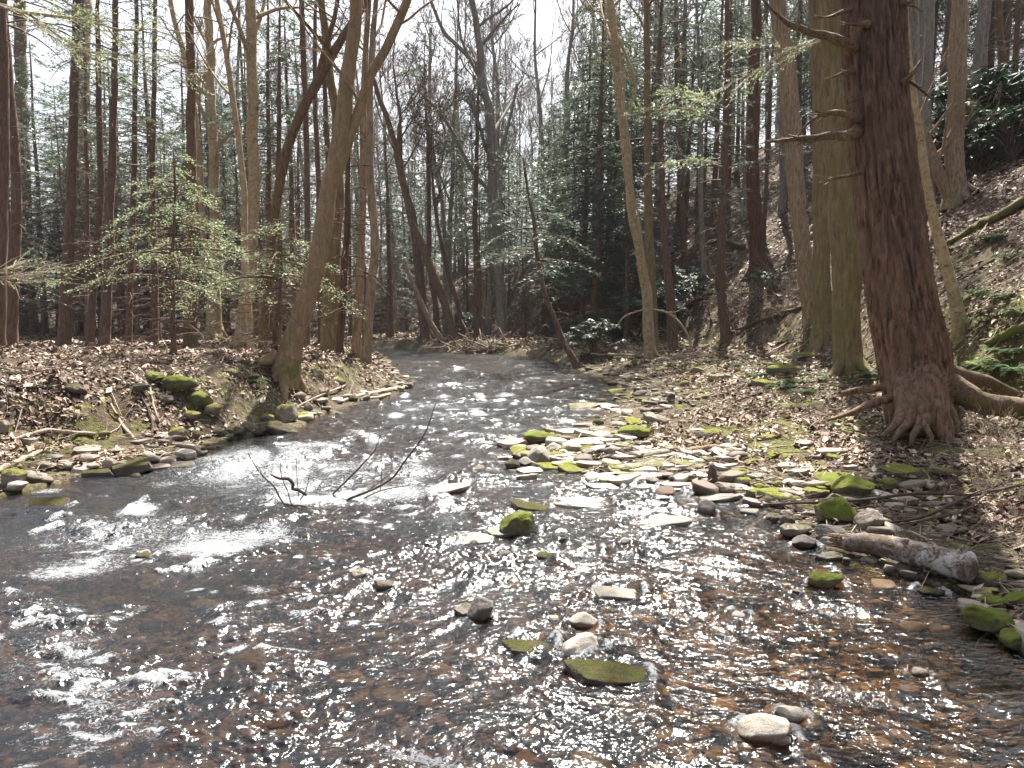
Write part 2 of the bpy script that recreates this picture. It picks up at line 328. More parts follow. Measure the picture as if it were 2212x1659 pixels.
def watermat():
    t = NT('water'); t.t.nodes.remove(t.b); foam = t.attr("foam"); p = t.pos()
    w0 = t.noise(t.pos((1, 1.5, 1)), 5.5, 3, 0.55, 0.8); w1 = t.noise(t.pos((1, 1.5, 1)), 15, 3, 0.6, 1.0); w2 = t.noise(t.pos((1.2, 1.8, 1)), 44, 2, 0.6, 0.8)
    nr = t.bump(t.math('ADD', t.math('MULTIPLY', w0, 1.7), t.math('ADD', w1, t.math('MULTIPLY', w2, 0.14))), 1.0, 0.009)
    fr = t.n("ShaderNodeFresnel", {"IOR": 1.46, "Normal": nr})
    gl = t.n("ShaderNodeBsdfGlossy", {"Roughness": 0.13, "Normal": nr, "Color": (0.93, 0.97, 1)})
    clear = t.attr('shallow'); tr = t.n("ShaderNodeBsdfTransparent", {"Color": t.mix(clear, (0.60, 0.48, 0.36), (0.88, 0.72, 0.48))})
    murk = t.n("ShaderNodeBsdfDiffuse", {"Color": (0.045, 0.05, 0.06), "Normal": nr})
    body = t.n("ShaderNodeMixShader", {0: t.math('MULTIPLY_ADD', clear, -0.08, 0.10), 1: tr.outputs[0], 2: murk.outputs[0]})
    wbody = t.n("ShaderNodeMixShader", {0: fr.outputs[0], 1: body.outputs[0], 2: gl.outputs[0]})
    fn = t.noise(t.pos((1.3, 1.5, 1)), 20, 7, 0.85, 1.6); fn2 = t.noise(p, 90, 3, 0.7)
    fm = t.ramp(t.math('ADD', t.math('MULTIPLY', foam, 0.56), t.math('MULTIPLY_ADD', fn, 1.9, -0.72)), [(0.58, 0.0), (0.72, 0.93)])
    fd = t.n("ShaderNodeBsdfPrincipled", {"Base Color": (0.62, 0.66, 0.70), "Roughness": 0.3, "Normal": t.bump(t.math('ADD', fn, t.math('MULTIPLY', fn2, 0.5)), 1.0, 0.05)})
    m = t.n("ShaderNodeMixShader", {0: fm, 1: wbody.outputs[0], 2: fd.outputs[0]})
    t.t.links.new(m.outputs[0], t.out.inputs[0]); return t.m

# ------------------------------------------------------------------ ground mesh
def fan(r0, r1, nr, a0, a1, na, fine=None):
    r = np.exp(np.linspace(math.log(r0), math.log(r1), nr)); a = np.radians(np.linspace(a0, a1, na))
    RR, AA = np.meshgrid(r, a, indexing='ij'); return RR * np.sin(AA), RR * np.cos(AA)
def build_ground():
    X, Y = fan(1.0, 260, 760, -72, 72, 900)
    z, out, dep, isL, hd = Hfull(X.ravel(), Y.ravel()); x = X.ravel(); y = Y.ravel()
    bed = sstep(-0.02, 0.03, dep) ; shore = (1 - sstep(0.3, 1.3, out)) * (out > 0)
    shore = np.where(~isL & (out > 0), 1 - sstep(0.8, 1.9, out), shore); shore = np.where(isL & (y < 9.5) & (out > 0), 1 - sstep(.3, .9, out), shore)
    bank = np.where(~isL & (y > 27) & (x < 3), (1 - sstep(.8, 1.4, out)), 0) + np.where(isL, sstep(0.1, 0.4, out) * (1 - sstep(1.0, 1.7, out)) * sstep(9, 11, y), 0) + np.where(isL & (y < 10.5), sstep(1.2, 1.5, out) * (1 - sstep(2.2, 2.6, out)), 0)
    mossv = np.where(isL, .30 * (1 - sstep(1.8, 3.5, out)) + .40 * (1 - sstep(.9, 1.8, out)), 0.75 * (1 - sstep(5, 9, out))) * 0.75 + 0.25 * sstep(0.45, 0.7, fbm(x * .5, y * .5, 2, 77) + .5)
    m = MB(); m.add(np.stack([x, y, z], 1), grid_faces(*X.shape)); o = m.build("ground", groundmat())
    attr(o, "moss", np.clip(mossv, 0, 1)); attr(o, "bed", bed); attr(o, "shore", shore); attr(o, "bank", np.clip(bank, 0, 1))
    tag(o, kind='structure')
build_ground()

# ------------------------------------------------------------------ water
FOAM = [(560, 1010, 200, 45, .8), (800, 1075, 200, 16, .85), (500, 1165, 170, 26, .85), (180, 1225, 130, 30, .75), (230, 1520, 120, 60, .62), (330, 1590, 90, 40, .55), (120, 1600, 90, 40, .55), (520, 1350, 90, 50, .45), (90, 1330, 90, 40, .5), (300, 1160, 300, 60, .62), (700, 1040, 330, 70, .58), (120, 1400, 150, 90, .52), (250, 1545, 200, 80, .55), (900, 900, 260, 40, .4), (450, 1330, 120, 40, .4), (560, 985, 170, 28, .9), (650, 975, 120, 18, .85), (520, 1020, 90, 30, 1), (620, 1030, 70, 22, .9), (700, 1082, 150, 13, 1.15), (860, 1065, 110, 20, .85), (640, 1055, 60, 25, .9), (900, 1020, 90, 20, .7),
        (460, 1185, 130, 22, 1.05), (560, 1160, 80, 25, .9), (290, 1108, 38, 15, 1.15), (255, 1180, 40, 20, 1.0), (150, 1235, 90, 20, .95), (200, 1220, 40, 25, .9), (360, 1050, 60, 12, .7), (230, 1150, 40, 14, .8), (170, 1160, 30, 12, .6),
        (215, 1525, 55, 22, .75), (250, 1500, 90, 20, .6), (110, 1490, 60, 20, .55), (270, 1335, 16, 35, .7), (160, 1400, 90, 14, .6), (60, 1290, 60, 10, .5), (190, 1620, 60, 30, .6), (330, 1440, 70, 30, .4), (350, 1560, 60, 20, .5), (40, 1590, 50, 12, .6),
        (880, 1000, 40, 10, .7), (940, 880, 120, 8, .6), (1000, 835, 150, 6, .5), (960, 900, 60, 6, .6), (1180, 885, 60, 6, .5), (780, 940, 60, 10, .7), (640, 900, 30, 8, .5), (1060, 1000, 60, 10, .4), (1120, 1190, 40, 6, .4),
        (740, 1010, 160, 18, .7), (1000, 945, 130, 10, .5), (380, 1110, 60, 10, .5), (1520, 1190, 120, 14, .35), (1150, 870, 60, 5, .5), (1330, 1100, 50, 8, .4), (1240, 1085, 60, 8, .4)]
rf = np.random.default_rng(57)     # small broken crests scattered through the riffles
for cx_, cy_, sx, sy, n_, w0 in [(330, 1180, 260, 70, 34, 1), (700, 1030, 260, 70, 34, 1), (220, 1510, 170, 110, 30, 1.5), (120, 1360, 120, 90, 16, 1.2), (1000, 880, 200, 50, 26, .7), (560, 1340, 160, 110, 12, 1.2), (900, 1090, 260, 50, 12, .9)]:
    for _ in range(n_): FOAM.append((cx_ + rf.normal() * sx * .6, cy_ + rf.normal() * sy * .6, rf.uniform(12, 34) * w0, rf.uniform(3, 9) * w0, rf.uniform(.75, 1.1)))
def build_water():
    X, Y = fan(1.6, 48, 1350, -45, 45, 900); x = X.ravel(); y = Y.ravel()
    _, out, dep, _, _ = Hfull(x, y)
    foam = np.zeros(len(x))
    wx = x + .08 * pn2(x * 4, y * 4, 71); wy = y + .10 * pn2(x * 4, y * 4, 72)
    for px, py, rx, ry, s in FOAM:
        c = G(px, py); a = rx / F * c[1] * 1.15; b = abs(G(px, py - ry)[1] - G(px, py + ry)[1]) / 2 * 1.15
        q = ((wx - c[0]) / a) ** 2 + ((wy - c[1]) / b) ** 2; foam = np.maximum(foam, s * np.exp(-q * 0.9))
    f2 = np.clip(foam, 0, 1)
    # standing waves, stretched along the flow, with sharpened crests
    q1 = fbm(x * 1.6 + .3 * pn2(x, y, 4), y * 2.1, 2, 81); q2 = 1 - np.abs(fbm(x * 4.2, y * 6.4, 2, 91)) * 2; q3 = 1 - np.abs(fbm(x * 13 + q1, y * 17, 2, 95)) * 2; q4 = fbm(x * 34, y * 44, 2, 99)
    lod4 = 1 - sstep(6, 14, np.hypot(x, y)); lod3 = 1 - sstep(18, 40, np.hypot(x, y)) * .6
    rap = 0.6 + 0.55 * f2 + 0.35 * sstep(0, .4, fbm(x * .7, y * .7, 2, 101))
    z = rap * (0.026 * q1 + 0.011 * q2 + 0.0060 * q3 * lod3 + 0.0020 * q4 * lod4) + f2 * (0.010 + 0.012 * sstep(4.5, 8, y)) * (0.6 + fbm(x * 7, y * 9, 3, 111)) + f2 * .006 * fbm(x * 26, y * 30, 2, 121)
    chop = .30 + 1.75 * sstep(-.22, .32, fbm((x * .9 + y * .4) * 1.6 + .5 * pn2(x * 3, y * 3, 7), (y * .9 - x * .4) * 1.0, 3, 141)); z *= chop * (1 + .5 * sstep(14, 22, y)) * (1 - .5 * sstep(.3, 1.6, x) * (1 - sstep(4.5, 7, y)))
    z *= 0.25 + 0.75 * sstep(0, 0.4, dep)
    fx, fy = -.42, -.907                                   # the current runs towards the lower left
    for (px, py, w, h, kd, mat, yaw, reg) in RK:
        if reg not in 'ML' or not w: continue
        X0, Y0, _ = hit(px, py + h * .38); W = w / F * Y0 * .5; dx = x - X0; dy = y - Y0 - W * .3; near = np.nonzero((np.abs(dx) < 1.6) & (np.abs(dy) < 1.6))[0]
        if not len(near): continue
        dx, dy = dx[near], dy[near]; al = dx * fx + dy * fy; la = np.abs(-dx * fy + dy * fx); q = al + W
        arm = np.exp(-((la - W * .8 - .30 * np.clip(q, 0, 9)) / (.03 + .04 * np.clip(q, 0, 9))) ** 2) * (q > 0) * np.exp(-q / (.25 + 2.2 * W)); bow = np.exp(-((np.hypot(al, la) - W * 1.15) / .035) ** 2) * (al < 0)
        z[near] += .016 * arm + .012 * bow + .010 * arm * fbm(x[near] * 20, y[near] * 20, 2, 151); foam[near] = np.maximum(foam[near], .62 * arm * (W > .05) + .35 * bow)
    for k in range(90):                                     # stones just under the surface heave the water into humps and seams
        X0, Y0 = R0.uniform(-5, 3.4), R0.uniform(2.4, 16); W = R0.uniform(.08, .32); dx = x - X0; dy = y - Y0; near = np.nonzero((np.abs(dx) < 1.3) & (np.abs(dy) < 1.3))[0]
        if not len(near): continue
        dx, dy = dx[near], dy[near]; al = dx * fx + dy * fy; la = -dx * fy + dy * fx; hump = np.exp(-(al ** 2 + la ** 2 * .6) / W ** 2); step = np.exp(-((al - W) / (.25 * W)) ** 2) * np.exp(-(la / (1.3 * W)) ** 2)
        z[near] += .022 * hump - .020 * step + .012 * step * fbm(x[near] * 22, y[near] * 22, 2, 161); foam[near] = np.maximum(foam[near], R0.uniform(0, .85) * step)
    m = MB(); m.add(np.stack([x, y, z + 0.004], 1), grid_faces(*X.shape, keep=out < 0.5)); o = m.build("water", watermat())
    attr(o, "foam", foam); attr(o, "shallow", np.clip(sstep(-.2, 1.3, x + .35 * pn2(x * 1.5, y * 1.5, 13)) * (1 - sstep(4.0, 6.5, y)) + sstep(.2, .0, dep) * .6, 0, 1)); tag(o, kind='structure')

# ------------------------------------------------------------------ streambed stones, gravel, leaf litter, twigs (stuff nobody could count)
def ico(sub):
    bm = bmesh.new(); bmesh.ops.create_icosphere(bm, subdivisions=sub, radius=1); bm.verts.ensure_lookup_table()
    v = np.array([q.co[:] for q in bm.verts]); f = np.array([[q.index for q in p.verts] for p in bm.faces]); bm.free(); return v, f
def rockshape(sub, seed, flat=False, nplanes=11):
    r = np.random.default_rng(seed); v, f = ico(sub); v = v * np.array([1, r.uniform(.7, .95), r.uniform(.7, 1)])
    for k in range(nplanes):
        n = r.standard_normal(3) * ([1, 1, .22] if flat and k < 8 else [1, 1, 1]); n /= np.linalg.norm(n); o = r.uniform(.42, .8) if flat else r.uniform(.5, .8)
        d = v @ n - o; v = v - np.clip(d, 0, None)[:, None] * n * 0.93
    if flat:
        for sgn in (1, -1):
            n = np.array([r.uniform(-.1, .1), r.uniform(-.1, .1), sgn]); n /= np.linalg.norm(n)
            d = v @ n - 0.35; v = v - np.clip(d, 0, None)[:, None] * n * 0.97
    s = seed * 3.7
    if sub > 2:
        v = v * (1 + 0.05 * fbm(v[:, 0] * 2 + s, v[:, 1] * 2 + v[:, 2] * 3, 3, seed))[:, None]
        v = v + 0.018 * np.stack([pn2(v[:, 0] * 7, v[:, 2] * 7 + s, 1), pn2(v[:, 1] * 7, v[:, 0] * 7 + s, 2), pn2(v[:, 1] * 9, v[:, 2] * 9 + s, 3)], 1)
    lo = v.min(0); hi = v.max(0); return (v - (lo + hi) / 2) / (hi - lo), f
def scatter_stones(name, pts, sizes, mat, sub=2, seed=1, flat=0.45, label=None):
    m = MB(); r = np.random.default_rng(seed); sh = [rockshape(sub, 200 + k, k % 2 == 0, 8) for k in range(6)]
    ids = r.integers(0, 6, len(pts)); an = r.uniform(0, 6.28, len(pts)); fl = r.uniform(.3, .75, len(pts)) * (flat / .45); el = r.uniform(.6, 1.0, len(pts)); tx = r.uniform(-.25, .25, len(pts))
    for k in range(6):
        w = np.nonzero(ids == k)[0]; V, Fc = sh[k]; n = len(w)
        if not n: continue
        c, s = np.cos(an[w])[:, None], np.sin(an[w])[:, None]; S = sizes[w][:, None]
        lx = V[None, :, 0] * S; ly = V[None, :, 1] * S * el[w][:, None]; lz = V[None, :, 2] * S * fl[w][:, None] + lx * tx[w][:, None]
        v = np.stack([lx * c - ly * s + pts[w, 0:1], lx * s + ly * c + pts[w, 1:2], lz + pts[w, 2:3]], -1).reshape(-1, 3)
        f = (Fc[None] + (np.arange(n) * len(V))[:, None, None]).reshape(-1, 3); m.add(v, f)
    o = m.build(name, mat, smooth=True); tag(o, label=label, cat='stones', kind='stuff'); return o
def bed_stone_mat():
    t = NT('streambed_stone'); r = t.island(); p = t.pos(); n = t.noise(p, 30, 4, 0.7)
    col = t.ramp(r, [(0.0, (0.018, 0.012, 0.008)), (0.3, (0.07, 0.042, 0.018)), (0.6, (0.155, 0.095, 0.042)), (0.8, (0.20, 0.135, 0.068)), (0.92, (0.25, 0.19, 0.13)), (1.0, (0.08, 0.085, 0.02))])
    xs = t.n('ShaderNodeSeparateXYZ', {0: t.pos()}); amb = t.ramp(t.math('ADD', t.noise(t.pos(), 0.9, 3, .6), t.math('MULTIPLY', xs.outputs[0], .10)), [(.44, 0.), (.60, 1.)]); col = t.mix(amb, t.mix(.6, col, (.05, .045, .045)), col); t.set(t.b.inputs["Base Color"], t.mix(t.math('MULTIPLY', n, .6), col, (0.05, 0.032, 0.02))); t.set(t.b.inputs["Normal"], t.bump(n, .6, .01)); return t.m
def gravel_mat():
    t = NT('gravel_stone'); r = t.island(); p = t.pos(); n = t.noise(p, 25, 4, 0.7)
    col = t.ramp(r, [(0.0, (0.06, 0.048, 0.038)), (0.35, (0.13, 0.10, 0.078)), (0.6, (0.21, 0.175, 0.14)), (0.85, (0.33, 0.295, 0.25)), (1.0, (0.2, 0.2, 0.05))])
    t.set(t.b.inputs["Base Color"], t.mix(t.math('MULTIPLY', n, .5), col, (0.10, 0.08, 0.06))); t.set(t.b.inputs["Normal"], t.bump(n, .6, .01)); t.b.inputs["Roughness"].default_value = .75; return t.m
def logr(n, a, b, rng): return np.exp(rng.uniform(math.log(a), math.log(b), n))
def build_stuff():
    rg = np.random.default_rng(11)
    n = 16000; r = logr(n, 2.0, 26, rg); a = np.radians(rg.uniform(-42, 42, n)); x = r * np.sin(a); y = r * np.cos(a)
    z, out, dep, isL, hd = Hfull(x, y); k = dep > 0.02; x, y, z, r, dep = x[k], y[k], z[k], r[k], dep[k]
    s = rg.lognormal(-2.35, .5, len(x)) * np.clip(r / 7, .8, 2.2); s = np.clip(s * .68, .03, .28)
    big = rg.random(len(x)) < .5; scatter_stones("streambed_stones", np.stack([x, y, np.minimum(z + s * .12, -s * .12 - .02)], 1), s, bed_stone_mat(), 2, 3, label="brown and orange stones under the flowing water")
    n = 17000; r = logr(n, 3.0, 26, rg); a = np.radians(rg.uniform(-42, 42, n)); x = r * np.sin(a); y = r * np.cos(a)
    z, out, dep, isL, hd = Hfull(x, y)
    wid = np.where(isL, np.where(y < 10, .6, .4), 1.7); k = (out > 0) & (rg.random(n) < 1.1 - out / wid); k &= isL | (rg.random(n) < .6); x, y, z, r = x[k], y[k], z[k], r[k]
    s = np.clip(rg.lognormal(-2.5, .6, len(x)) * np.clip(r / 8, .7, 1.6), .02, .26)
    scatter_stones("gravel", np.stack([x, y, z + s * .1], 1), s, gravel_mat(), 2, 5, .28, label="small grey and tan gravel along both water edges")
    # leaf litter
    n = 430000; r = logr(n, 4.0, 60, rg); a = np.radians(rg.uniform(-44, 44, n)); x = r * np.sin(a); y = r * np.cos(a)
    z, out, dep, isL, hd = Hfull(x, y); cl = fbm(x * 1.2, y * 1.2, 3, 131)
    pr = np.where(isL | ((y > 27) & (x < 3)), sstep(0.1, .8, out), sstep(0.6, 2.0, out) * .95 + .04) * (0.60 + 1.9 * cl); k = (out > 0) & (rg.random(n) < pr); x, y, z, r = x[k], y[k], z[k], r[k]
    e = .12; nx = -(H(x + e, y) - z) / e; ny = -(H(x, y + e) - z) / e; nr = np.stack([nx, ny, np.ones_like(nx)], 1) + rg.standard_normal((len(x), 3)) * np.array([.42, .42, .2])
    d = rg.standard_normal((len(x), 3)) * np.array([1, 1, .25]); nn = nr / np.linalg.norm(nr, axis=1, keepdims=True); d = d - (d * nn).sum(1)[:, None] * nn
    L = np.clip(rg.lognormal(-2.72, .38, len(x)), .025, .16) * np.clip(r / 15, .85, 2.1); m = MB(); c = np.stack([x, y, z + .012 + rg.random(len(x)) * .035], 1)
    # each leaf is folded along its midrib: two quads
    d /= np.linalg.norm(d, axis=1, keepdims=True); sd = np.cross(d, nn); L_ = L[:, None]; W = L_ * rg.uniform(.4, .75, (len(x), 1)); cu = rg.uniform(-.3, .35, (len(x), 1))
    a0 = c; a1 = c + d * L_ * .5 - nn * L_ * cu * .3; a2 = c + d * L_; b1 = c + d * L_ * .45 + sd * W * .5 + nn * W * cu; g1 = c + d * L_ * .45 - sd * W * .5 + nn * W * cu * .8
    v = np.stack([a0, b1, a2, a1, g1], 1).reshape(-1, 3); o5 = np.arange(len(x))[:, None] * 5
    m.add(v, np.vstack([o5 + np.array([0, 1, 2, 3]), o5 + np.array([0, 3, 2, 4])]))
    t = NT('dead_leaf'); rr = t.island()
    col = t.ramp(rr, [(0.0, (0.05, 0.030, 0.022)), (0.3, (0.14, 0.085, 0.058)), (0.6, (0.29, 0.195, 0.14)), (0.82, (0.45, 0.34, 0.26)), (1.0, (0.64, 0.55, 0.46))])
    damp = t.ramp(t.noise(t.pos(), 0.8, 5, .7), [(.40, 0.), (.56, 1.)]); col = t.mix(damp, t.mix(1.0, col, (.62, .58, .55), "MULTIPLY"), col)
    t.set(t.b.inputs["Base Color"], col); t.b.inputs["Roughness"].default_value = .62
    tag(m.build("leaf_litter", t.m, smooth=False), "brown and tan dead leaves covering the forest floor", 'leaves', kind='stuff')
    # twigs
    n = 5200; r = logr(n, 4.5, 34, rg); a = np.radians(rg.uniform(-40, 42, n)); x = r * np.sin(a); y = r * np.cos(a)
    z, out, dep, isL, hd = Hfull(x, y); k = (out > .15); x, y, z, r = x[k], y[k], z[k], r[k]; m = MB()
    for i in range(len(x)):
        L = rg.uniform(.12, .75) * min(1.6, max(.8, r[i] / 12)); an = rg.uniform(0, 6.28); dx, dy = math.cos(an) * L, math.sin(an) * L; b = rg.uniform(-.12, .12, 2) * L
        q = np.array([[x[i], y[i]], [x[i] + dx * .5 + b[0], y[i] + dy * .5 + b[1]], [x[i] + dx, y[i] + dy]]); qz = H(q[:, 0], q[:, 1]) + .02 + rg.random(3) * .05
        m.tube(np.column_stack([q, qz]), np.array([1, .8, .4]) * rg.uniform(.003, .009) * max(.9, r[i] / 12), 3, cap=False)
    tag(m.build("twig_litter", M['wood_bleached']), "fallen pale twigs strewn over the leaf litter", 'twigs', kind='stuff')
build_stuff()

# ------------------------------------------------------------------ tree makers
def axis_at(ax, z):
    zz = ax[:, 2]; return np.array([np.interp(z, zz, ax[:, 0]), np.interp(z, zz, ax[:, 1]), z])
def boughs(ml, mf, ax, z0, z1, n, R, rng, leaf=.11, dens=13, low=0.0, m=6, bare=0.0, shape=.75):
    for i in range(n):
        u = (i + rng.random()) / n; z = z0 + (z1 - z0) * u; p0 = axis_at(ax, z); an = rng.uniform(0, 6.283); L = R * ((1 - u) ** shape) * rng.uniform(.55, 1.1) + .25
        dr = np.array([math.cos(an), math.sin(an), 0]); pe = np.array([-dr[1], dr[0], 0]); up = rng.uniform(.0, .3); dp = rng.uniform(.25, .55)
        s = np.linspace(0, 1, 6); side = rng.uniform(-.15, .15); pts = p0 + (L * s)[:, None] * dr + (side * L * s * s)[:, None] * pe; pts[:, 2] += L * (up * s - dp * s * s)
        ml.tube(pts, .006 + .013 * L ** .8 * (1 - s) * .8, 4 if L > 1.5 else 3, cap=False)
        if rng.random() < bare: continue
        k = max(3, int(L * dens)); sb = rng.uniform(.12, 1, k) ** .8; sg = rng.choice([-1, 1], k)
        bx = np.stack([np.interp(sb, s, pts[:, c]) for c in range(3)], 1); bl = (.16 + .30 * L * (1 - sb * .75)) * rng.uniform(.5, 1.1, k)
        bd = dr * .65 + (sg * .85)[:, None] * pe + rng.standard_normal((k, 3)) * .15; bd[:, 2] -= .12; bd /= np.linalg.norm(bd, axis=1, keepdims=True)
        tt = np.linspace(.05, 1, m); c = bx[:, None, :] + bd[:, None, :] * (bl[:, None] * tt)[..., None]; c[..., 2] -= (bl[:, None] * tt ** 2) * .25
        c = c.reshape(-1, 3) + rng.standard_normal((k * m, 3)) * .015; al = np.tile(np.array([1, -1] * m)[:m], k); bdr = np.repeat(bd, m, 0); ps = np.cross(bdr, [0, 0, 1.])
        ld = bdr + ps * (al * rng.uniform(.3, .9, k * m))[:, None] + rng.standard_normal((k * m, 3)) * .2
        nr = np.array([0, 0, 1.]) + rng.standard_normal((k * m, 3)) * .4
        ll = leaf * rng.uniform(.7, 1.3, k * m); mf.leaves(c, ld, nr, ll, ll * .36)
def dead_twigs(ml, ax, z0, z1, n, L0, rng, r=.008, rad=None):
    for i in range(n):
        z = rng.uniform(z0, z1); p0 = axis_at(ax, z); an = rng.uniform(0, 6.283); L = L0 * rng.uniform(.3, 1.2); dr = np.array([math.cos(an), math.sin(an), 0]); s = np.linspace(0, 1, 5)
        up = rng.uniform(-.1, .35); dp = rng.uniform(.1, .6); pts = p0 + (L * s)[:, None] * dr; pts[:, 2] += L * (up * s - dp * s * s); pts += rng.standard_normal((5, 3)) * .03 * L * s[:, None]
        ml.tube(pts, r * (1.25 - s), 3, cap=False)
        for j in range(rng.integers(1, 6)):
            k = rng.integers(1, 5); d = dr * .6 + rng.standard_normal(3) * np.array([.6, .6, .35]); l2 = L * rng.uniform(.15, .4)
            ml.tube(np.array([pts[k], pts[k] + d * l2 * .5 + [0, 0, .02], pts[k] + d * l2]), np.array([.6, .45, .25]) * r, 3, cap=False)
def limb(m, p, d, L, r, lev, rng, upw=.25, sides=5, spread=.6, minr=.004, wig=.10):
    n = 6 if lev > 1 else 4; pts = [p]; dd = d / np.linalg.norm(d)
    for k in range(n):
        dd = dd + rng.standard_normal(3) * wig; dd[2] += upw * .25; dd /= np.linalg.norm(dd); pts.append(pts[-1] + dd * L / n)
    pts = np.array(pts); rad = np.linspace(r, max(minr, r * .35), n + 1); m.tube(pts, rad, sides if lev > 1 else 3, cap=False)
    if lev <= 0: return
    nb = rng.integers(3, 6) if lev > 1 else rng.integers(3, 7)
    for b in range(nb):
        t = rng.uniform(.3, .98); k = min(n - 1, int(t * n)); q = pts[k] + (pts[k + 1] - pts[k]) * (t * n - k); tv = pts[k + 1] - pts[k]; tv /= np.linalg.norm(tv)
        o = rng.standard_normal(3); o -= o @ tv * tv; o /= np.linalg.norm(o); nd = tv * (1 - spread * .5) + o * spread
        limb(m, q, nd, L * rng.uniform(.4, .65), max(minr, np.interp(t, [0, 1], [r, r * .35]) * .6), lev - 1, rng, upw, max(3, sides - 1), spread, minr, wig)
def bare_crown(m, ax, rads, z0, z1, n, L, rng, lev=3, spread=.6, upw=.25, minr=.005, rf=.5):
    for i in range(n):
        u = (i + rng.random()) / n; z = z0 + (z1 - z0) * u; p = axis_at(ax, z); an = rng.uniform(0, 6.28); ra = np.interp(z, ax[:, 2], rads)
        limb(m, p, np.array([math.cos(an) * .8, math.sin(an) * .8, rng.uniform(.45, 1.1)]), L * (1 - .45 * u) * rng.uniform(.6, 1.15), max(minr, ra * rf), lev, rng, upw, 5, spread, minr)
def extend(pts, rads, top, rng):
    # carry a trunk on above the picture to its full height
    pts = [np.array(p) for p in pts]; rads = list(rads); d = pts[-1] - pts[-2]; d = d / max(1e-6, np.linalg.norm(d))
    while pts[-1][2] < top:
        st = max(1.0, (top - pts[-1][2]) / 4); d = d * .8 + np.array([0, 0, .35]); d /= np.linalg.norm(d); pts.append(pts[-1] + d * st + rng.standard_normal(3) * [.06, .06, 0])
        rads.append(max(.02, rads[-1] * .74))
        if len(pts) > 40: break
    return np.array(pts), np.array(rads)

TREES = []   # (object, pixel x, kind key, depth) for labelling
def tree(name, px, mat, top=17, Y=None, crown=None, cb=None, R=2.4, n=60, label=None, cat='tree', seed=0, sides=12, ext=True, extra=None, dead=18, leaf=.11, leafmat_='hemlock', dens=12, flare=1.25, lev=3, cl=3.5, lean_y=0.0, m=6, group=None):
    """px: list of (x, y, width) of the trunk's midline in the picture from base up"""
    rng = np.random.default_rng(seed + 1000); bx, by, _ = px[0]
    if Y is None: x0, Y, z0 = hit(bx, by)
    pts = []; rads = []
    for i, (x, y, w) in enumerate(px):
        p = P(x, y, Y); p[1] += lean_y * max(0, p[2]); pts.append(p); rads.append(w / F * Y / 2)
    base = np.array([pts[0][0], pts[0][1], H1(pts[0][0], pts[0][1])])
    if ext: pts, rads = extend(pts, rads, top, rng)
    pts = np.array(pts); pts[0, 2] = base[2] - .15; rads = np.array(rads)
    q = crom(np.column_stack([pts, rads]), .22); q[:, :3] -= base; L = q[:, 2]; q[:, 3] *= 1 + (flare - 1) * np.exp(-np.clip(L, 0, None) / .22)
    q[:, 3] *= 1 + .03 * rng.standard_normal(len(q)); q[:, :2] += np.column_stack([pn2(L * .8, L * 0 + seed, 1), pn2(L * .8, L * 0 + seed + 5, 2)]) * rads[0] * .35 * sstep(0, 2, L)[:, None]
    root = empty(name, base); tag(root, label, cat, group); mt = MB(); mt.tube(q[:, :3], q[:, 3], sides, wob=.035, rng=rng)
    # root flares
    for k in range(5):
        an = k * 1.256 + rng.uniform(-.4, .4); r0 = rads[0]; d = np.array([math.cos(an), math.sin(an)]); s = np.linspace(0, 1, 5); rl = r0 * rng.uniform(1.4, 2.6)
        rp = np.column_stack([d[0] * (r0 * .3 + rl * s), d[1] * (r0 * .3 + rl * s), r0 * 1.5 * (1 - s) ** 2]); g = H(rp[:, 0] + base[0], rp[:, 1] + base[1]) - base[2]; rp[:, 2] += g - .35 * r0 * s
        rp[:, :2] += q[0, :2]; mt.tube(rp, r0 * (.5 - .35 * s), 6)
    ax = np.maximum.accumulate(q[:, :3] * [0, 0, 1], 0) + q[:, :3] * [1, 1, 0]; tp = ax[-1, 2]
    mf = None
    if dead and crown != 'bare': dead_twigs(mt, ax, .08 * tp, (cb or .5 * tp), dead, 1.1 + .02 * Y, rng, .006 + .0003 * Y)
    if crown == 'hemlock':
        mf = MB(); boughs(mt, mf, ax, cb or .5 * tp, tp * .995, int(n * ((.5 if bx < 700 else .75) if dens == 12 else 1)), R, rng, leaf, dens if dens != 12 else (5 if bx < 700 else 8), m=m)
    mb = MB()
    if crown == 'bare': bare_crown(mb, ax, q[:, 3], cb or .45 * tp, tp * .97, n, cl, rng, lev if (bx > 900 or lev < 3) else 2, minr=.004 + .0002 * Y)
    if extra: extra(mt, mb, base, Y, rng)
    mt.build("trunk", mat, root)
    if mf is not None: mf.build("crown", M[leafmat_], root)
    if mb.v: mb.build("crown", mat, root)
    TREES.append((root, bx, Y)); return root
def pxl(*a): return [tuple(t) for t in a]
def side_branch(pts, Y):
    """extra limb given in picture coordinates, at the trunk's distance"""
    def f(mt, mb, base, Yt, rng):
        for pl in pts:
            q = np.array([np.append(P(x, y, Yt + dy) - base, w / F * Yt / 2) for x, y, w, dy in [(a + (0,))[:4] for a in pl]]); q = crom(q, .25)
            mt.tube(q[:, :3], q[:, 3], 8, wob=.03, rng=rng)
            for k in range(6):
                i = rng.integers(len(q) // 3, len(q)); limb(mb, q[i, :3], rng.standard_normal(3) * [.7, .5, .4] + [0, 0, .6], 1.6, q[i, 3] * .35, 2, rng, minr=.005)
    return f

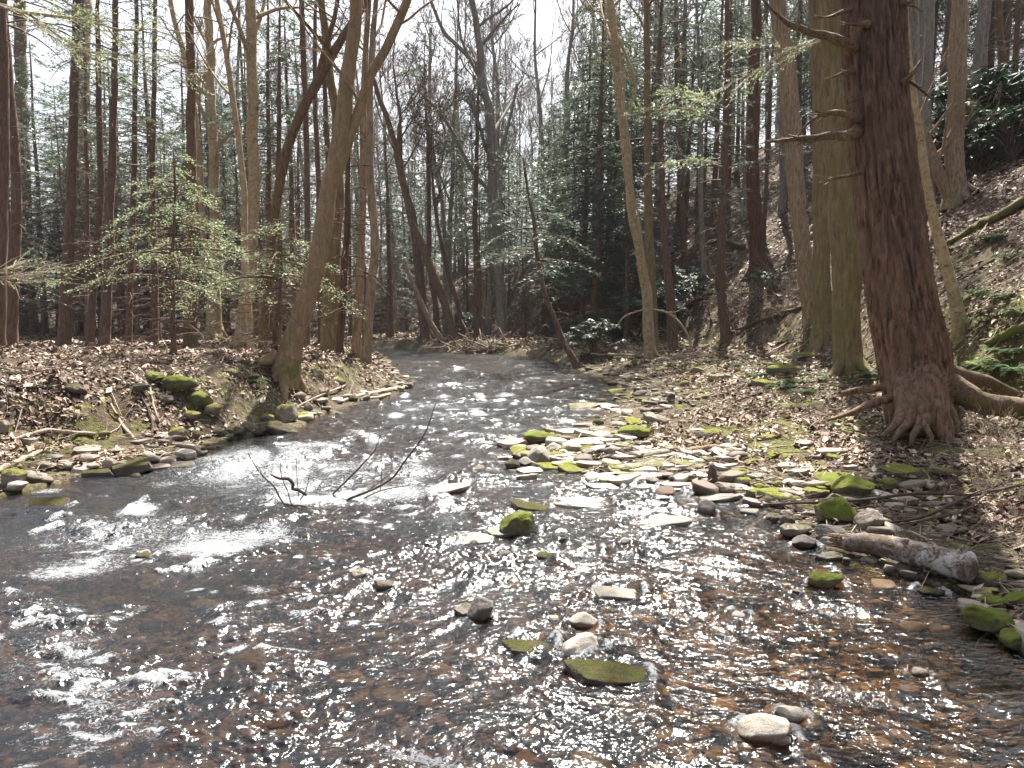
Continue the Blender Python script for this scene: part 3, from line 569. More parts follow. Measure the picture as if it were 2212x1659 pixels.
# ------------------------------------------------------------------ the trees one can tell apart
T = tree
T('hemlock_tree', pxl((60, 716, 44), (56, 560, 30), (52, 400, 27), (46, 200, 24), (42, 0, 22)), M['bark_dark'], 17, None, 'hemlock', 8.5, 2.6, 50, "straight dark trunk with flared foot near the left edge of the wood", seed=1)
T('hemlock_tree', pxl((18, 718, 30), (30, 560, 24), (36, 418, 20), (22, 200, 18), (5, 0, 16)), M['bark_dark'], 16, 21, 'hemlock', 8, 2.4, 50, "dark slightly bowed trunk standing left of the flared dark trunk", seed=2)
T('hemlock_tree', pxl((-8, 720, 30), (2, 500, 26), (8, 250, 22), (2, 0, 18)), M['bark_dark'], 16, 19, 'hemlock', 7.5, 2.4, 55, "dark trunk cut by the left edge of the picture", seed=3, dead=26)
T('hardwood_tree', pxl((168, 722, 44), (170, 600, 38), (173, 420, 34), (178, 200, 30), (182, 0, 27)), M['bark_grey'], 17, None, 'hemlock', 6.2, 2.4, 46, "thick pale grey trunk with mossy foot on the left bank", seed=4, dead=8)
T('hemlock_tree', pxl((134, 718, 26), (146, 560, 22), (153, 418, 20), (160, 200, 17), (165, 0, 15)), M['bark_dark'], 17, 25, 'hemlock', 8, 2.5, 50, "dark leaning trunk just left of the thick grey one", seed=5)
T('hemlock_tree', pxl((191, 718, 16), (205, 560, 15), (217, 440, 14), (214, 250, 12), (212, 100, 10)), M['bark_dark'], 15, 26, 'hemlock', 6.5, 2.3, 45, "thin dark trunk leaning right just behind the thick grey one", seed=6)
T('hemlock_tree', pxl((222, 716, 24), (235, 560, 20), (238, 443, 17), (244, 300, 15), (248, 100, 12), (249, 0, 11)), M['bark_dark'], 17, 25, 'hemlock', 7.5, 2.4, 50, "dark straight trunk left of the bright young hemlock", seed=7)
T('hemlock_tree', pxl((275, 716, 15), (283, 560, 13), (289, 420, 12), (292, 200, 10), (296, 0, 8)), M['bark_dark'], 15, 28, 'hemlock', 6, 2.2, 45, "slender dark trunk seen through the left side of the bright young hemlock", seed=8)
T('hemlock_tree', pxl((332, 720, 17), (334, 560, 14), (330, 400, 12), (333, 200, 10), (335, 0, 8)), M['bark_dark'], 15, 28, 'hemlock', 6, 2.2, 45, "dark trunk directly behind the bright young hemlock", seed=9)
T('hemlock_tree', pxl((410, 722, 30), (411, 560, 26), (413, 400, 22), (413, 176, 18), (408, 0, 17)), M['bark_brown'], 18, 24, 'hemlock', 9.5, 2.5, 45, "thick brown trunk behind the right side of the bright young hemlock", seed=10)
T('birch_tree', pxl((464, 733, 38), (462, 640, 28), (466, 500, 24), (463, 380, 22), (456, 200, 18), (449, 0, 16)), M['bark_birch'], 15, None, 'bare', 8.5, 2, 9, "pale speckled birch with flaring foot left of its thicker birch neighbour", 'birch', seed=11, flare=1.5,
  extra=side_branch([[(444, 600, 14), (436, 450, 14), (428, 315, 15), (403, 139, 13), (376, 40, 11), (358, -60, 9)]], 0), lev=3)
T('birch_tree', pxl((522, 750, 38), (531, 650, 30), (538, 560, 28), (548, 443, 26), (547, 300, 24), (544, 126, 23), (542, 0, 21)), M['bark_birch'], 15, None, 'bare', 9, 2, 9, "thick pale birch with dark bark scars, second bright trunk from the left", 'birch', seed=12, flare=1.4)
T('birch_tree', pxl((542, 742, 14), (530, 560, 14), (524, 378, 13), (494, 151, 12), (469, 0, 10)), M['bark_birch'], 14, 22, 'bare', 7, 2, 8, "slim birch crossing behind the thick scarred birch and leaning left", 'birch', seed=13)
T('hardwood_tree', pxl((564, 742, 20), (576, 640, 20), (590, 500, 20), (608, 378, 20), (646, 252, 20), (689, 171, 20), (721, 113, 18), (755, 60, 16), (790, 0, 14)), M['bark_brown'], 14, 17.5, 'bare', 6, 2, 10, "brown trunk leaning hard to the right behind the forked leaning tree", seed=14, dead=0,
  extra=side_branch([[(686, 175, 14), (700, 110, 12), (722, 40, 10), (735, -40, 8)]], 0))
T('hardwood_tree', pxl((612, 812, 62), (626, 762, 50), (645, 700, 43), (664, 640, 41), (690, 530, 38), (712, 420, 35), (732, 320, 36), (745, 200, 32), (760, 100, 28), (769, 0, 25)), M['bark_smooth'], 14, None, 'bare', 7.5, 2, 8, "large smooth forked tree leaning right over the edge of the left bank", seed=15, sides=20, flare=1.2,
  extra=side_branch([[(722, 400, 20), (739, 348, 22), (754, 302, 22), (779, 227, 21), (799, 164, 21), (830, 113, 20), (855, 58, 19), (880, 0, 18), (900, -70, 15)]], 0))
T('hardwood_tree', pxl((716, 728, 46), (716, 640, 38), (720, 494, 32), (731, 400, 26), (724, 250, 20), (714, 176, 18), (701, 50, 16), (690, -40, 14)), M['bark_olive'], 16, 18.5, 'bare', 8, 2, 10, "stout furrowed trunk with mossy root directly behind the forked leaning tree", seed=16, flare=1.6)
T('hemlock_tree', pxl((731, 738, 16), (744, 594, 15), (751, 468, 13), (751, 378, 11), (756, 227, 9), (760, 60, 7)), M['bark_red'], 12, 17.5, None, 5, 2, 20, "slim red-brown trunk hugging the stout furrowed trunk", seed=17, dead=40)
T('hardwood_tree', pxl((767, 748, 20), (777, 594, 18), (784, 443, 16), (784, 300, 15), (786, 200, 14), (792, 100, 12), (796, 0, 11)), M['bark_grey'], 15, 18, 'bare', 6.5, 2, 10, "grey-brown trunk, left one of the pair at the bank's far tip", seed=18)
T('hardwood_tree', pxl((788, 755, 22), (799, 645, 20), (810, 544, 19), (803, 443, 18), (799, 328, 16), (799, 202, 14), (806, 75, 12), (812, 0, 10)), M['bark_grey'], 15, 17.5, 'bare', 6.5, 2, 10, "kinked grey-brown trunk, right one of the pair at the bank's far tip", seed=19)
T('hemlock_tree', pxl((661, 720, 14), (664, 560, 13), (664, 420, 12), (662, 300, 12), (655, 100, 12), (652, 0, 10)), M['bark_dark'], 17, 26, 'hemlock', 9, 2, 30, "dark upright trunk seen between the two right-leaning trees", seed=20)
T('hemlock_tree', pxl((692, 716, 12), (690, 560, 12), (688, 400, 11), (682, 250, 10), (680, 60, 8)), M['bark_dark'], 17, 28, 'hemlock', 9.5, 1.8, 26, "thin upright trunk behind the fork of the leaning tree", seed=21)
def spray(name, lines, Y, label, leaf=.045, seed=0):
    rng = np.random.default_rng(seed); base = P(*lines[0][0][:2], Y); m = MB(); mf = MB(); root = empty(name, base); tag(root, label, 'branch')
    for pl in lines:
        q = np.array([np.append(P(x, y, Y + dy) - base, w / F * Y / 2) for x, y, w, dy in pl]); q = crom(q, .12); m.tube(q[:, :3], q[:, 3], 6)
        n = len(q); k = n * 4; i = rng.integers(n // 5, n, k); d = q[np.minimum(i + 1, n - 1), :3] - q[np.maximum(i - 1, 0), :3]; d /= np.linalg.norm(d, axis=1, keepdims=True) + 1e-9
        sd = np.cross(d, [0, 0, 1.]); sd /= np.linalg.norm(sd, axis=1, keepdims=True) + 1e-9; sg = rng.choice([-1, 1], k)[:, None]; bd = d * .8 + sd * sg * .8 + rng.standard_normal((k, 3)) * .25; bl = rng.uniform(.15, .75, k)
        for a_ in range(k):
            pp = q[i[a_], :3]; e = pp + bd[a_] * bl[a_] + [0, 0, -.1 * bl[a_]]; m.tube(np.array([pp, (pp + e) / 2 + [0, 0, .02], e]), [.004, .003, .0015], 3, cap=False)
            if rng.random() < .75:
                mm = int(30 * bl[a_]) + 3; t_ = rng.uniform(.15, 1, mm)[:, None]; mf.leaves(pp + (e - pp) * t_, bd[a_] + rng.standard_normal((mm, 3)) * .5, np.array([0, 0, 1.]) + rng.standard_normal((mm, 3)) * .4, leaf * rng.uniform(.6, 1.3, mm), leaf * .35)
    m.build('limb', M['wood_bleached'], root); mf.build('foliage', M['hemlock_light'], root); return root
spray('hemlock_branch', [[(-60, -10, 9, 0), (20, 20, 8, 0), (110, 34, 7, .2), (180, 42, 5, .4), (260, 64, 4, .5), (330, 62, 2.5, .6)], [(-30, 0, 6, 0), (60, 30, 5, .1), (130, 80, 4, .2), (190, 112, 4, .3), (250, 116, 3, .4), (330, 135, 2, .5), (400, 160, 1.5, .6)], [(40, 22, 4, 0), (100, 70, 3, -.2), (150, 100, 3, -.3), (210, 130, 2, -.4)], [(100, -30, 5, 0), (150, 10, 4, 0), (200, 30, 3, .2), (260, 90, 2, .3)]], 12.5, "long sunlit hemlock bough reaching in across the top left corner", seed=1)
spray('hemlock_branch', [[(-30, 605, 4, 0), (10, 598, 3.5, 0), (50, 592, 3, .1), (92, 580, 1.6, .2)], [(-30, 590, 3, 0), (0, 584, 2.5, 0), (28, 576, 1.5, .1)], [(0, 600, 2.5, 0), (30, 612, 2, 0), (60, 598, 1.5, 0)]], 11.5, "pale twig tip poking in from the left edge above the bank", leaf=.03, seed=2)
spray('hemlock_branch', [[(1830, 60, 4, .8), (1700, 110, 3.5, .8), (1640, 150, 3, .9), (1560, 190, 2, 1)], [(1700, 110, 3, .8), (1650, 90, 2.5, .8), (1600, 95, 2, .9)]], 13.5, "thin hemlock bough with pale sprays hanging left of the grey leaning tree", seed=3)
spray('hemlock_branch', [[(1570, 270, 4, 0), (1500, 240, 3.5, -.4), (1430, 232, 3, -.8), (1380, 236, 2, -1)], [(1568, 235, 4, 0), (1510, 205, 3, -.3), (1450, 195, 2, -.5)], [(1560, 360, 4, 0), (1500, 345, 3, -.4), (1440, 352, 2, -.8)]], 24, "level grey-green bough reaching left from the drooping brown hemlock", leaf=.08, seed=4)
# across the creek, centre
T('hemlock_tree', pxl((922, 728, 24), (908, 630, 20), (903, 569, 19), (892, 470, 17), (870, 393, 15), (847, 290, 13), (822, 215, 11), (806, 170, 9)), M['bark_dark'], 13, 40, None, 5, 2, 20, "dark trunk on the far bank curving to the left", seed=22, dead=20, ext=False)
T('hardwood_tree', pxl((985, 738, 20), (961, 657, 19), (930, 579, 17), (910, 526, 15), (888, 473, 13), (872, 400, 11), (862, 300, 9)), M['bark_brown'], 14, 38.5, 'bare', 7.5, 3, 10, "left-leaning brown trunk standing at the far water edge", seed=23)
T('dead_snag', pxl((963, 757, 12), (935, 705, 11), (910, 655, 10), (890, 608, 9), (872, 567, 7)), M['bark_grey'], 5, 37, None, 5, 2, 20, "broken leaning pole with no crown at the far water edge", 'dead tree', seed=24, dead=0, ext=False)
T('hemlock_tree', pxl((948, 726, 13), (938, 640, 12), (928, 579, 11), (926, 440, 10), (925, 300, 8)), M['bark_dark'], 16, 42, 'hemlock', 8.5, 3, 60, "upright dark trunk between two leaning trunks on the far bank", seed=25, leaf=.17)
T('hemlock_tree', pxl((961, 722, 11), (961, 544, 10), (955, 440, 9), (935, 328, 9), (928, 227, 8), (930, 60, 6)), M['bark_far'], 18, 48, 'bare', 8, 3, 12, "slim grey trunk behind the left-leaning brown trunk", seed=26)
T('hardwood_tree', pxl((1005, 728, 11), (990, 660, 10), (971, 600, 9), (950, 510, 8), (938, 430, 7)), M['bark_dark'], 11, 41, 'bare', 6, 3, 10, "thin dark trunk leaning left, just right of the leaning brown trunk", seed=27)
T('hemlock_tree', pxl((1028, 730, 13), (1029, 569, 12), (1026, 468, 11), (1030, 350, 9), (1032, 250, 7)), M['bark_dark'], 13, 41, 'hemlock', 5.5, 3, 60, "dark upright hemlock left of the big bare tree on the far bank", seed=28, leaf=.17)
T('hardwood_tree', pxl((1086, 738, 24), (1080, 600, 22), (1070, 450, 22), (1064, 403, 21), (1059, 252, 19), (1041, 176, 17), (1036, 100, 15), (1021, 0, 12)), M['bark_far'], 24, 41, 'bare', 9, 3, 14, "tallest pale bare tree with spreading limbs above the creek bend", seed=29, cl=5.5, dead=0,
  extra=side_branch([[(1041, 150, 10), (1021, 131, 10), (986, 96, 9), (960, 70, 8), (938, 20, 7), (923, -20, 6)], [(1066, 440, 10), (1048, 402, 9), (1019, 368, 9), (973, 277, 8), (935, 227, 7), (903, 194, 5)], [(1070, 350, 8), (1090, 300, 7), (1105, 240, 6), (1118, 180, 5)]], 0))
T('hemlock_tree', pxl((1252, 795, 15), (1234, 768, 14), (1216, 738, 13), (1196, 683, 11), (1173, 620, 10), (1160, 544, 9), (1153, 481, 7), (1140, 410, 6), (1130, 340, 4)), M['bark_dark'], 8, None, 'hemlock', 3.0, 2.0, 30, "young hemlock leaning left over the water from the right bank", seed=30, dead=10, ext=False, leaf=.10, dens=15)
T('hardwood_tree', pxl((1406, 772, 25), (1400, 700, 23), (1397, 645, 22), (1382, 544, 20), (1367, 468, 19), (1359, 400, 18), (1349, 302, 18), (1337, 202, 17), (1329, 101, 16), (1318, 0, 15)), M['bark_birch'], 17, None, 'bare', 9, 2, 9, "pale flaky trunk leaning left with a vine, at the right bank", seed=31,
  extra=side_branch([[(1352, 260, 8), (1372, 190, 8), (1352, 120, 7), (1330, 70, 6)]], 0))
T('hardwood_tree', pxl((1414, 738, 22), (1408, 640, 21), (1402, 519, 20), (1400, 378, 16), (1398, 202, 14), (1397, 0, 12)), M['bark_olive'], 19, 27, 'bare', 10.5, 2, 10, "upright brown trunk directly behind the pale flaky leaning one", seed=32)
T('hemlock_tree', pxl((1455, 736, 24), (1448, 645, 20), (1440, 569, 17), (1435, 494, 15), (1432, 418, 13), (1428, 300, 11), (1424, 120, 8)), M['bark_dark'], 17, 28, 'hemlock', 6.5, 3, 70, "dark brown tapering trunk with a leaning stub at its foot, right bank", seed=33)
T('hemlock_tree', pxl((1570, 735, 23), (1562, 670, 21), (1556, 594, 20), (1559, 494, 18), (1564, 418, 17), (1566, 328, 15), (1569, 227, 13), (1570, 139, 12), (1570, 0, 9)), M['bark_dark'], 15, None, 'hemlock', 5.2, 3, 50, "brown hemlock with long drooping bare branches on the bench below the hill", seed=34, dead=46)
T('hemlock_tree', pxl((1640, 590, 40), (1634, 520, 32), (1632, 468, 30), (1625, 378, 28), (1627, 252, 25), (1629, 151, 23), (1634, 0, 20)), M['bark_red'], 26, None, 'hemlock', 15, 3, 40, "thick red-brown trunk partway up the hillside", seed=35, dead=24)
T('hemlock_tree', pxl((1480, 600, 15), (1476, 520, 14), (1470, 418, 13), (1466, 300, 12), (1462, 200, 10), (1460, 0, 8)), M['bark_dark'], 22, None, 'hemlock', 10, 3, 60, "straight dark trunk low on the hillside behind the rhododendrons", seed=36, leaf=.16)
T('hardwood_tree', pxl((1750, 698, 26), (1743, 620, 30), (1732, 520, 33), (1721, 418, 35), (1712, 270, 35), (1698, 151, 35), (1686, 50, 35), (1679, 0, 34)), M['bark_grey'], 18, None, 'bare', 10, 2, 8, "grey trunk leaning left with a hollow foot on the right bank", seed=37, sides=18, flare=1.1)
T('hardwood_tree', pxl((1782, 742, 50), (1777, 690, 40), (1776, 594, 38), (1773, 418, 34), (1771, 202, 32), (1763, 0, 30)), M['bark_olive'], 18, None, 'bare', 11, 2, 8, "mossy olive trunk, left and rear stem of the close pair", seed=38, sides=18, flare=1.35)
T('hardwood_tree', pxl((1836, 815, 66), (1832, 760, 58), (1828, 695, 58), (1825, 544, 60), (1819, 418, 58), (1811, 252, 55), (1805, 101, 53), (1799, 0, 52)), M['bark_olive'], 15, None, 'bare', 9.5, 2, 8, "thick mossy olive trunk, right and nearer stem of the close pair", seed=39, sides=24, flare=1.12)
T('hardwood_tree', pxl((2080, 722, 30), (2064, 650, 26), (2048, 590, 24), (2024, 500, 22), (2005, 418, 20), (1988, 300, 17), (1974, 200, 14), (1962, 100, 10)), M['bark_birch'], 12, None, 'bare', 6, 2, 8, "slim pale trunk leaning left just behind the huge red-barked tree", seed=40)
T('hardwood_tree', pxl((2066, 440, 46), (2062, 340, 38), (2066, 200, 36), (2070, 100, 35), (2076, 0, 34)), M['bark_grey'], 24, None, 'bare', 16, 2, 8, "thick grey-brown trunk high on the slope at right", seed=41,
  extra=side_branch([[(2062, 445, 30), (2030, 380, 26), (2000, 300, 22), (1978, 240, 16)]], 0))
T('hemlock_tree', pxl((2168, 245, 18), (2165, 150, 16), (2160, 60, 14), (2158, 0, 13)), M['bark_brown'], 26, None, 'hemlock', 17, 2, 30, "knobbly thin trunk near the top right corner on the crest", seed=42, dead=30)

# bright young hemlock on the left bank
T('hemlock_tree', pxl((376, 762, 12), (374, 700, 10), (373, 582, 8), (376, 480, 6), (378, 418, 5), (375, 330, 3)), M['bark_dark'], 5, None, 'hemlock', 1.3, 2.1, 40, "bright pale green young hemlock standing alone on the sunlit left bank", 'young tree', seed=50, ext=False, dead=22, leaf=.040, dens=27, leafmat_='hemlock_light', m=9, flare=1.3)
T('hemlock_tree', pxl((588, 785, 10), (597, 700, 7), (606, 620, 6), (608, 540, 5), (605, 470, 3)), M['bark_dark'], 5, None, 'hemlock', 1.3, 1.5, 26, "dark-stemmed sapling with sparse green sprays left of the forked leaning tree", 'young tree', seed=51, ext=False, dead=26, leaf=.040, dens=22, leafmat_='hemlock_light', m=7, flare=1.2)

# ------------------------------------------------------------------ the huge red-barked tree on the right
def big_tree():
    rng = np.random.default_rng(5); _, Y, zb = hit(1992, 930); Y += .25; base = np.array([P(1992, 930, Y)[0], Y, H1(P(1992, 930, Y)[0], Y)])
    prof = [(1994, 950, 118), (1990, 900, 122), (1984, 850, 128), (1978, 800, 134), (1968, 740, 142), (1952, 670, 135), (1932, 544, 130), (1917, 418, 125), (1898, 252, 118), (1888, 101, 116), (1885, 0, 117), (1880, -150, 110)]
    pts = []; 
    for x, y, w in prof: pts.append(np.append(P(x, y, Y) - base, w / F * Y / 2))
    p = np.array(pts); p3, r3 = extend(p[:, :3], p[:, 3], 15, rng); q = crom(np.column_stack([p3, r3]), .25)
    zz = np.concatenate([np.arange(q[0, 2], 5.2, .016), np.arange(5.2, q[-1, 2], .12)]); ns = 260; th = np.linspace(0, 2 * math.pi, ns, endpoint=False)
    cx = np.interp(zz, q[:, 2], q[:, 0]); cyy = np.interp(zz, q[:, 2], q[:, 1]); rr = np.interp(zz, q[:, 2], q[:, 3])
    Z, TH = np.meshgrid(zz, th, indexing='ij'); RR = rr[:, None] * np.ones_like(TH)
    cxn, syn = np.cos(TH) , np.sin(TH); tw = TH + Z * .05
    warp = .35 * pn2(tw * 3, Z * 1.4, 3) + .12 * pn2(tw * 9, Z * 5, 4)
    ridg = 0
    for k, (f, zf, am) in enumerate([(7.0, .8, 1.0), (13., 2.2, .6), (24., 6, .25)]):   # periodic furrows around the girth
        c, s = np.cos(tw + warp * .35) * f / 1.6, np.sin(tw + warp * .35) * f / 1.6
        nz = pn2(c + Z * zf * .35 + 7 * k, s + Z * zf, 9 + k); ridg = ridg + am * (1 - np.abs(nz) * 2.6)
    RR = RR + .045 * (ridg - .9) + .012 * pn2(np.cos(TH) * 3 + Z * 3, np.sin(TH) * 3 + Z * 2, 6)
    fl = np.exp(-np.clip(Z + .0, 0, None) / .45); RR = RR + fl * (.05 + .05 * np.cos(TH * 5 + 1.2) + .03 * np.cos(TH * 9))
    V = np.stack([cx[:, None] + RR * cxn, cyy[:, None] + RR * syn, Z], -1).reshape(-1, 3)
    i = np.arange(len(zz) - 1)[:, None] * ns; j = np.arange(ns)[None]; k = (j + 1) % ns
    m = MB(); m.add(V, np.stack([i + j, i + k, i + k + ns, i + j + ns], -1).reshape(-1, 4), )
    root = empty('red_barked_tree', base); tag(root, "huge furrowed red-brown tree with broken branch stubs and arching roots, right foreground", 'tree')
    tr = m.build('trunk', M['bark_red_big'], root)
    mc = MB(); ax = np.column_stack([q[:, 0], q[:, 1], np.maximum.accumulate(q[:, 2])]); mf = MB(); boughs(mc, mf, ax, 8.5, 15, 34, 3.0, rng, .11, 10); dead_twigs(mc, ax, 6, 9, 10, 1.5, rng)
    mf.add(np.zeros((0, 3)), np.zeros((0, 4), int)); mf.build('crown', M['hemlock'], root); mc.build('limb_mass', M['bark_dark'], root)
    def rt(pl, mat='bark_red_big', name='root', fork=0, wob=.05):
        if name == 'branch': pl = [(x, y, w * (.9 if i else 1), dy * .6 if i else 0) for i, (x, y, w, dy) in enumerate(pl)]
        mm = MB(); qq = np.array([np.append(P(x, y, Y + dy) - base, w / F * (Y + dy) / 2) for x, y, w, dy in pl]); qq = crom(qq, .05)
        qq[:, :3] += np.column_stack([pn2(np.arange(len(qq)) * .23, np.full(len(qq), pl[0][0] * .37), k) for k in (1, 2, 3)]) * qq[:, 3:4] * (.35 if name == 'root' else .6)
        if name == 'branch': qq[:, 3] *= 1 + .18 * pn2(np.arange(len(qq)) * .5, np.full(len(qq), 3.3), 5)
        mm.tube(qq[:, :3], qq[:, 3], 12, wob=wob, rng=rng)
        for k in range(fork):
            i = rng.integers(len(qq) // 2, len(qq)); d = qq[i, :3] - qq[max(0, i - 3), :3]; d = d / (np.linalg.norm(d) + 1e-9) + rng.standard_normal(3) * [.2, .25, .3]; L = rng.uniform(.10, .3)
            mm.tube(np.array([qq[i - 1, :3], qq[i, :3] + d * L * .5, qq[i, :3] + d * L + rng.standard_normal(3) * .02]), [qq[i, 3] * .5, qq[i, 3] * .35, .003], 5)
        if name == 'branch':
            e = qq[-1, :3]; d0 = qq[-1, :3] - qq[-4, :3]; d0 /= np.linalg.norm(d0)
            for k in range(7):
                i = rng.integers(int(len(qq) * .55), len(qq)); d = qq[i, :3] - qq[i - 2, :3]; d = d / (np.linalg.norm(d) + 1e-9) + rng.standard_normal(3) * .28; L = rng.uniform(.04, .13)
                mm.tube(np.array([qq[i - 1, :3], qq[i, :3] + d * L * .4, qq[i, :3] + d * L]), [qq[i, 3] * .55, max(.003, qq[i, 3] * .4), .001], 4, cap=False)
        mm.build(name, M[mat], root)
    rt([(1980, 700, 60, .1), (2008, 805, 84, -.05), (2070, 845, 60, -.2), (2120, 868, 48, -.25), (2170, 878, 46, -.3), (2240, 892, 46, -.3)], 'bark_root')
    rt([(2040, 800, 44, .1), (2085, 812, 30, .1), (2130, 822, 24, .15), (2190, 850, 20, .2)], 'bark_root')
    rt([(1945, 850, 30, -.2), (1920, 862, 20, -.3), (1880, 872, 18, -.35), (1840, 892, 13, -.4), (1788, 908, 6, -.45)])
    rt([(1935, 830, 26, -.1), (1905, 838, 18, 0), (1860, 842, 16, .1), (1820, 850, 12, .15)])
    rt([(1975, 720, 50, .05), (1992, 800, 84, -.18), (2022, 890, 64, -.5), (2036, 930, 44, -.6), (2044, 966, 30, -.65)])
    rt([(1945, 730, 40, .05), (1956, 835, 56, -.25), (1948, 895, 30, -.55), (1925, 925, 15, -.75), (1905, 942, 9, -.8)])
    rt([(1955, 735, 40, .0), (1974, 840, 56, -.30), (1964, 905, 26, -.62), (1940, 935, 13, -.8), (1930, 955, 9, -.85)])
    rt([(1962, 740, 40, .0), (1984, 840, 56, -.32), (1988, 912, 28, -.65), (1972, 940, 14, -.8), (1968, 962, 10, -.85)])
    rt([(2000, 900, 24, -.65), (2000, 925, 16, -.78), (2012, 945, 12, -.8), (2008, 965, 9, -.82)])
    rt([(2045, 880, 30, -.4), (2062, 915, 20, -.5), (2070, 950, 14, -.55)])
    B = 'wood_snag'; r_ = Y * 0
    rt([(1860, 112, 36, -.25), (1830, 95, 27, -.35), (1790, 80, 20, -.4), (1740, 68, 17, -.45), (1700, 48, 12, -.5), (1672, 25, 7, -.5), (1640, -10, 5, -.5)], B, 'branch', 7)
    rt([(1865, 275, 34, -.25), (1838, 290, 26, -.35), (1800, 295, 19, -.4), (1740, 298, 14, -.45), (1690, 304, 9, -.5), (1652, 306, 4, -.5)], B, 'branch', 8)
    rt([(1870, 262, 26, -.35), (1838, 252, 18, -.5), (1806, 242, 13, -.6), (1770, 250, 8, -.65), (1735, 278, 4, -.65), (1722, 300, 2, -.6)], B, 'branch', 5)
    rt([(1925, 182, 18, -.4), (1950, 176, 15, -.5), (1972, 158, 10, -.55), (1990, 130, 5, -.6)], B, 'branch', 1)
    rt([(1935, 172, 12, -.3), (1968, 178, 9, -.3), (1988, 192, 7, -.3), (2012, 214, 3, -.3)], B, 'branch', 1)
    rt([(1850, 22, 14, -.3), (1822, 24, 10, -.4), (1800, 34, 7, -.45), (1768, 38, 3, -.5)], B, 'branch', 1)
    rt([(1848, 152, 13, -.35), (1828, 156, 10, -.45), (1810, 162, 7, -.5), (1793, 168, 3, -.5)], B, 'branch', 2)
    rt([(1862, 212, 9, -.4), (1848, 216, 6, -.45), (1832, 222, 3, -.5)], B, 'branch', 0)
    rt([(1868, 372, 14, -.3), (1842, 378, 10, -.4), (1820, 382, 8, -.45), (1792, 391, 3, -.5)], B, 'branch', 2)
    rt([(1875, 50, 22, -.5), (1868, 52, 16, -.62), (1850, 54, 9, -.68), (1835, 52, 5, -.7)], B, 'branch', 0)
    rt([(1925, 8, 26, -.35), (1940, 4, 20, -.4), (1958, 8, 11, -.42), (1975, -4, 6, -.4)], B, 'branch', 2)
M['bark_root'] = bark('bark_root', (0.040, 0.024, 0.017), (0.22, 0.14, 0.10), (0.14, 0.095, 0.07), 14, 0.5, 0.025, 0.45, 1.0)
M['bark_red_big'] = bark('bark_red_big', (0.038, 0.021, 0.015), (0.29, 0.17, 0.12), (0.19, 0.12, 0.09), 11, 0.16, 0.03, 0.35, 0.6)
M['wood_snag'] = bark('wood_snag', (0.05, 0.03, 0.02), (0.30, 0.21, 0.13), (0.10, 0.06, 0.04), 18, 1, 0.012)
big_tree()

# ------------------------------------------------------------------ background trees: a few kinds, copied
def proto_hemlock(seed, Ht, cb, R, n, r0, dead=34, leaf=.16, dens=8, mat='bark_dark', lean=.02):
    rng = np.random.default_rng(seed); z = np.linspace(-.3, Ht, 14); sw = rng.uniform(-lean, lean, 2)
    ax = np.column_stack([z * sw[0] + .1 * pn2(z * .3, z * 0 + seed, 1), z * sw[1] + .1 * pn2(z * .3, z * 0 + seed + 3, 2), z]); rad = r0 * (1 - z / Ht * .93) ** .8 * (1 + .5 * np.exp(-np.clip(z, 0, 9) / .3)); q = crom(np.column_stack([ax, rad]), .6)
    root = empty('hemlock_tree', (0, 0, 0)); mt = MB(); mt.tube(q[:, :3], q[:, 3], 8, wob=.05, rng=rng); dead_twigs(mt, ax, .8, cb + 1, dead, 1.9, rng, .011)
    mf = MB(); boughs(mt, mf, ax, cb, Ht * .99, n, R, rng, leaf, dens, m=6); kid(mt.build('trunk', M[mat], root), root); kid(mf.build('crown', M['hemlock'], root), root); return root
def proto_bare(seed, Ht, cb, r0, n, L, mat='bark_far', lev=3, lean=.05, minr=.012):
    rng = np.random.default_rng(seed); z = np.linspace(-.3, Ht, 12); sw = rng.uniform(-lean, lean, 2)
    ax = np.column_stack([z * sw[0] + .35 * pn2(z * .2, z * 0 + seed, 1), z * sw[1] + .35 * pn2(z * .2, z * 0 + seed + 3, 2), z]); rad = r0 * (1 - z / Ht * .93) ** .8 * (1 + .4 * np.exp(-np.clip(z, 0, 9) / .3)); q = crom(np.column_stack([ax, rad]), .6)
    root = empty('bare_tree', (0, 0, 0)); mt = MB(); mt.tube(q[:, :3], q[:, 3], 8, wob=.05, rng=rng); mb = MB(); bare_crown(mb, q[:, :3], q[:, 3], cb, Ht * .97, n, L, rng, lev, minr=minr, spread=.5, upw=.45)
    kid(mt.build('trunk', M[mat], root), root); kid(mb.build('crown', M[mat], root), root); return root
PH = [proto_hemlock(301, 14, 2.0, 3.0, 95, .15, dens=12), proto_hemlock(302, 16, 5, 3.0, 90, .19, 60, dens=12), proto_hemlock(303, 12, 1.2, 2.8, 90, .12, dens=12), proto_hemlock(304, 17, 6.5, 3.2, 85, .22, 70, mat='bark_brown', dens=12), proto_hemlock(305, 9, .6, 2.6, 80, .08, 20, dens=13), proto_hemlock(306, 15, 2.5, 3.8, 110, .18, 50, dens=12)]
PP = [proto_hemlock(311, 14, 7, 2.2, 36, .15, 90, dens=8), proto_hemlock(312, 13, 6, 2.0, 34, .11, 80, dens=8), proto_hemlock(313, 15, 8, 2.2, 34, .18, 90, mat='bark_brown', dens=8)]
PB = [proto_bare(321, 20, 7, .2, 9, 5), proto_bare(322, 23, 9, .26, 10, 5.5), proto_bare(323, 16, 5, .13, 9, 4), proto_bare(324, 21, 8, .2, 8, 5.5, lean=.12), proto_bare(325, 13, 3, .08, 9, 3.2)]
placed = [(float(t[0].location.x), float(t[0].location.y)) for t in TREES]; used = set(); BG = []
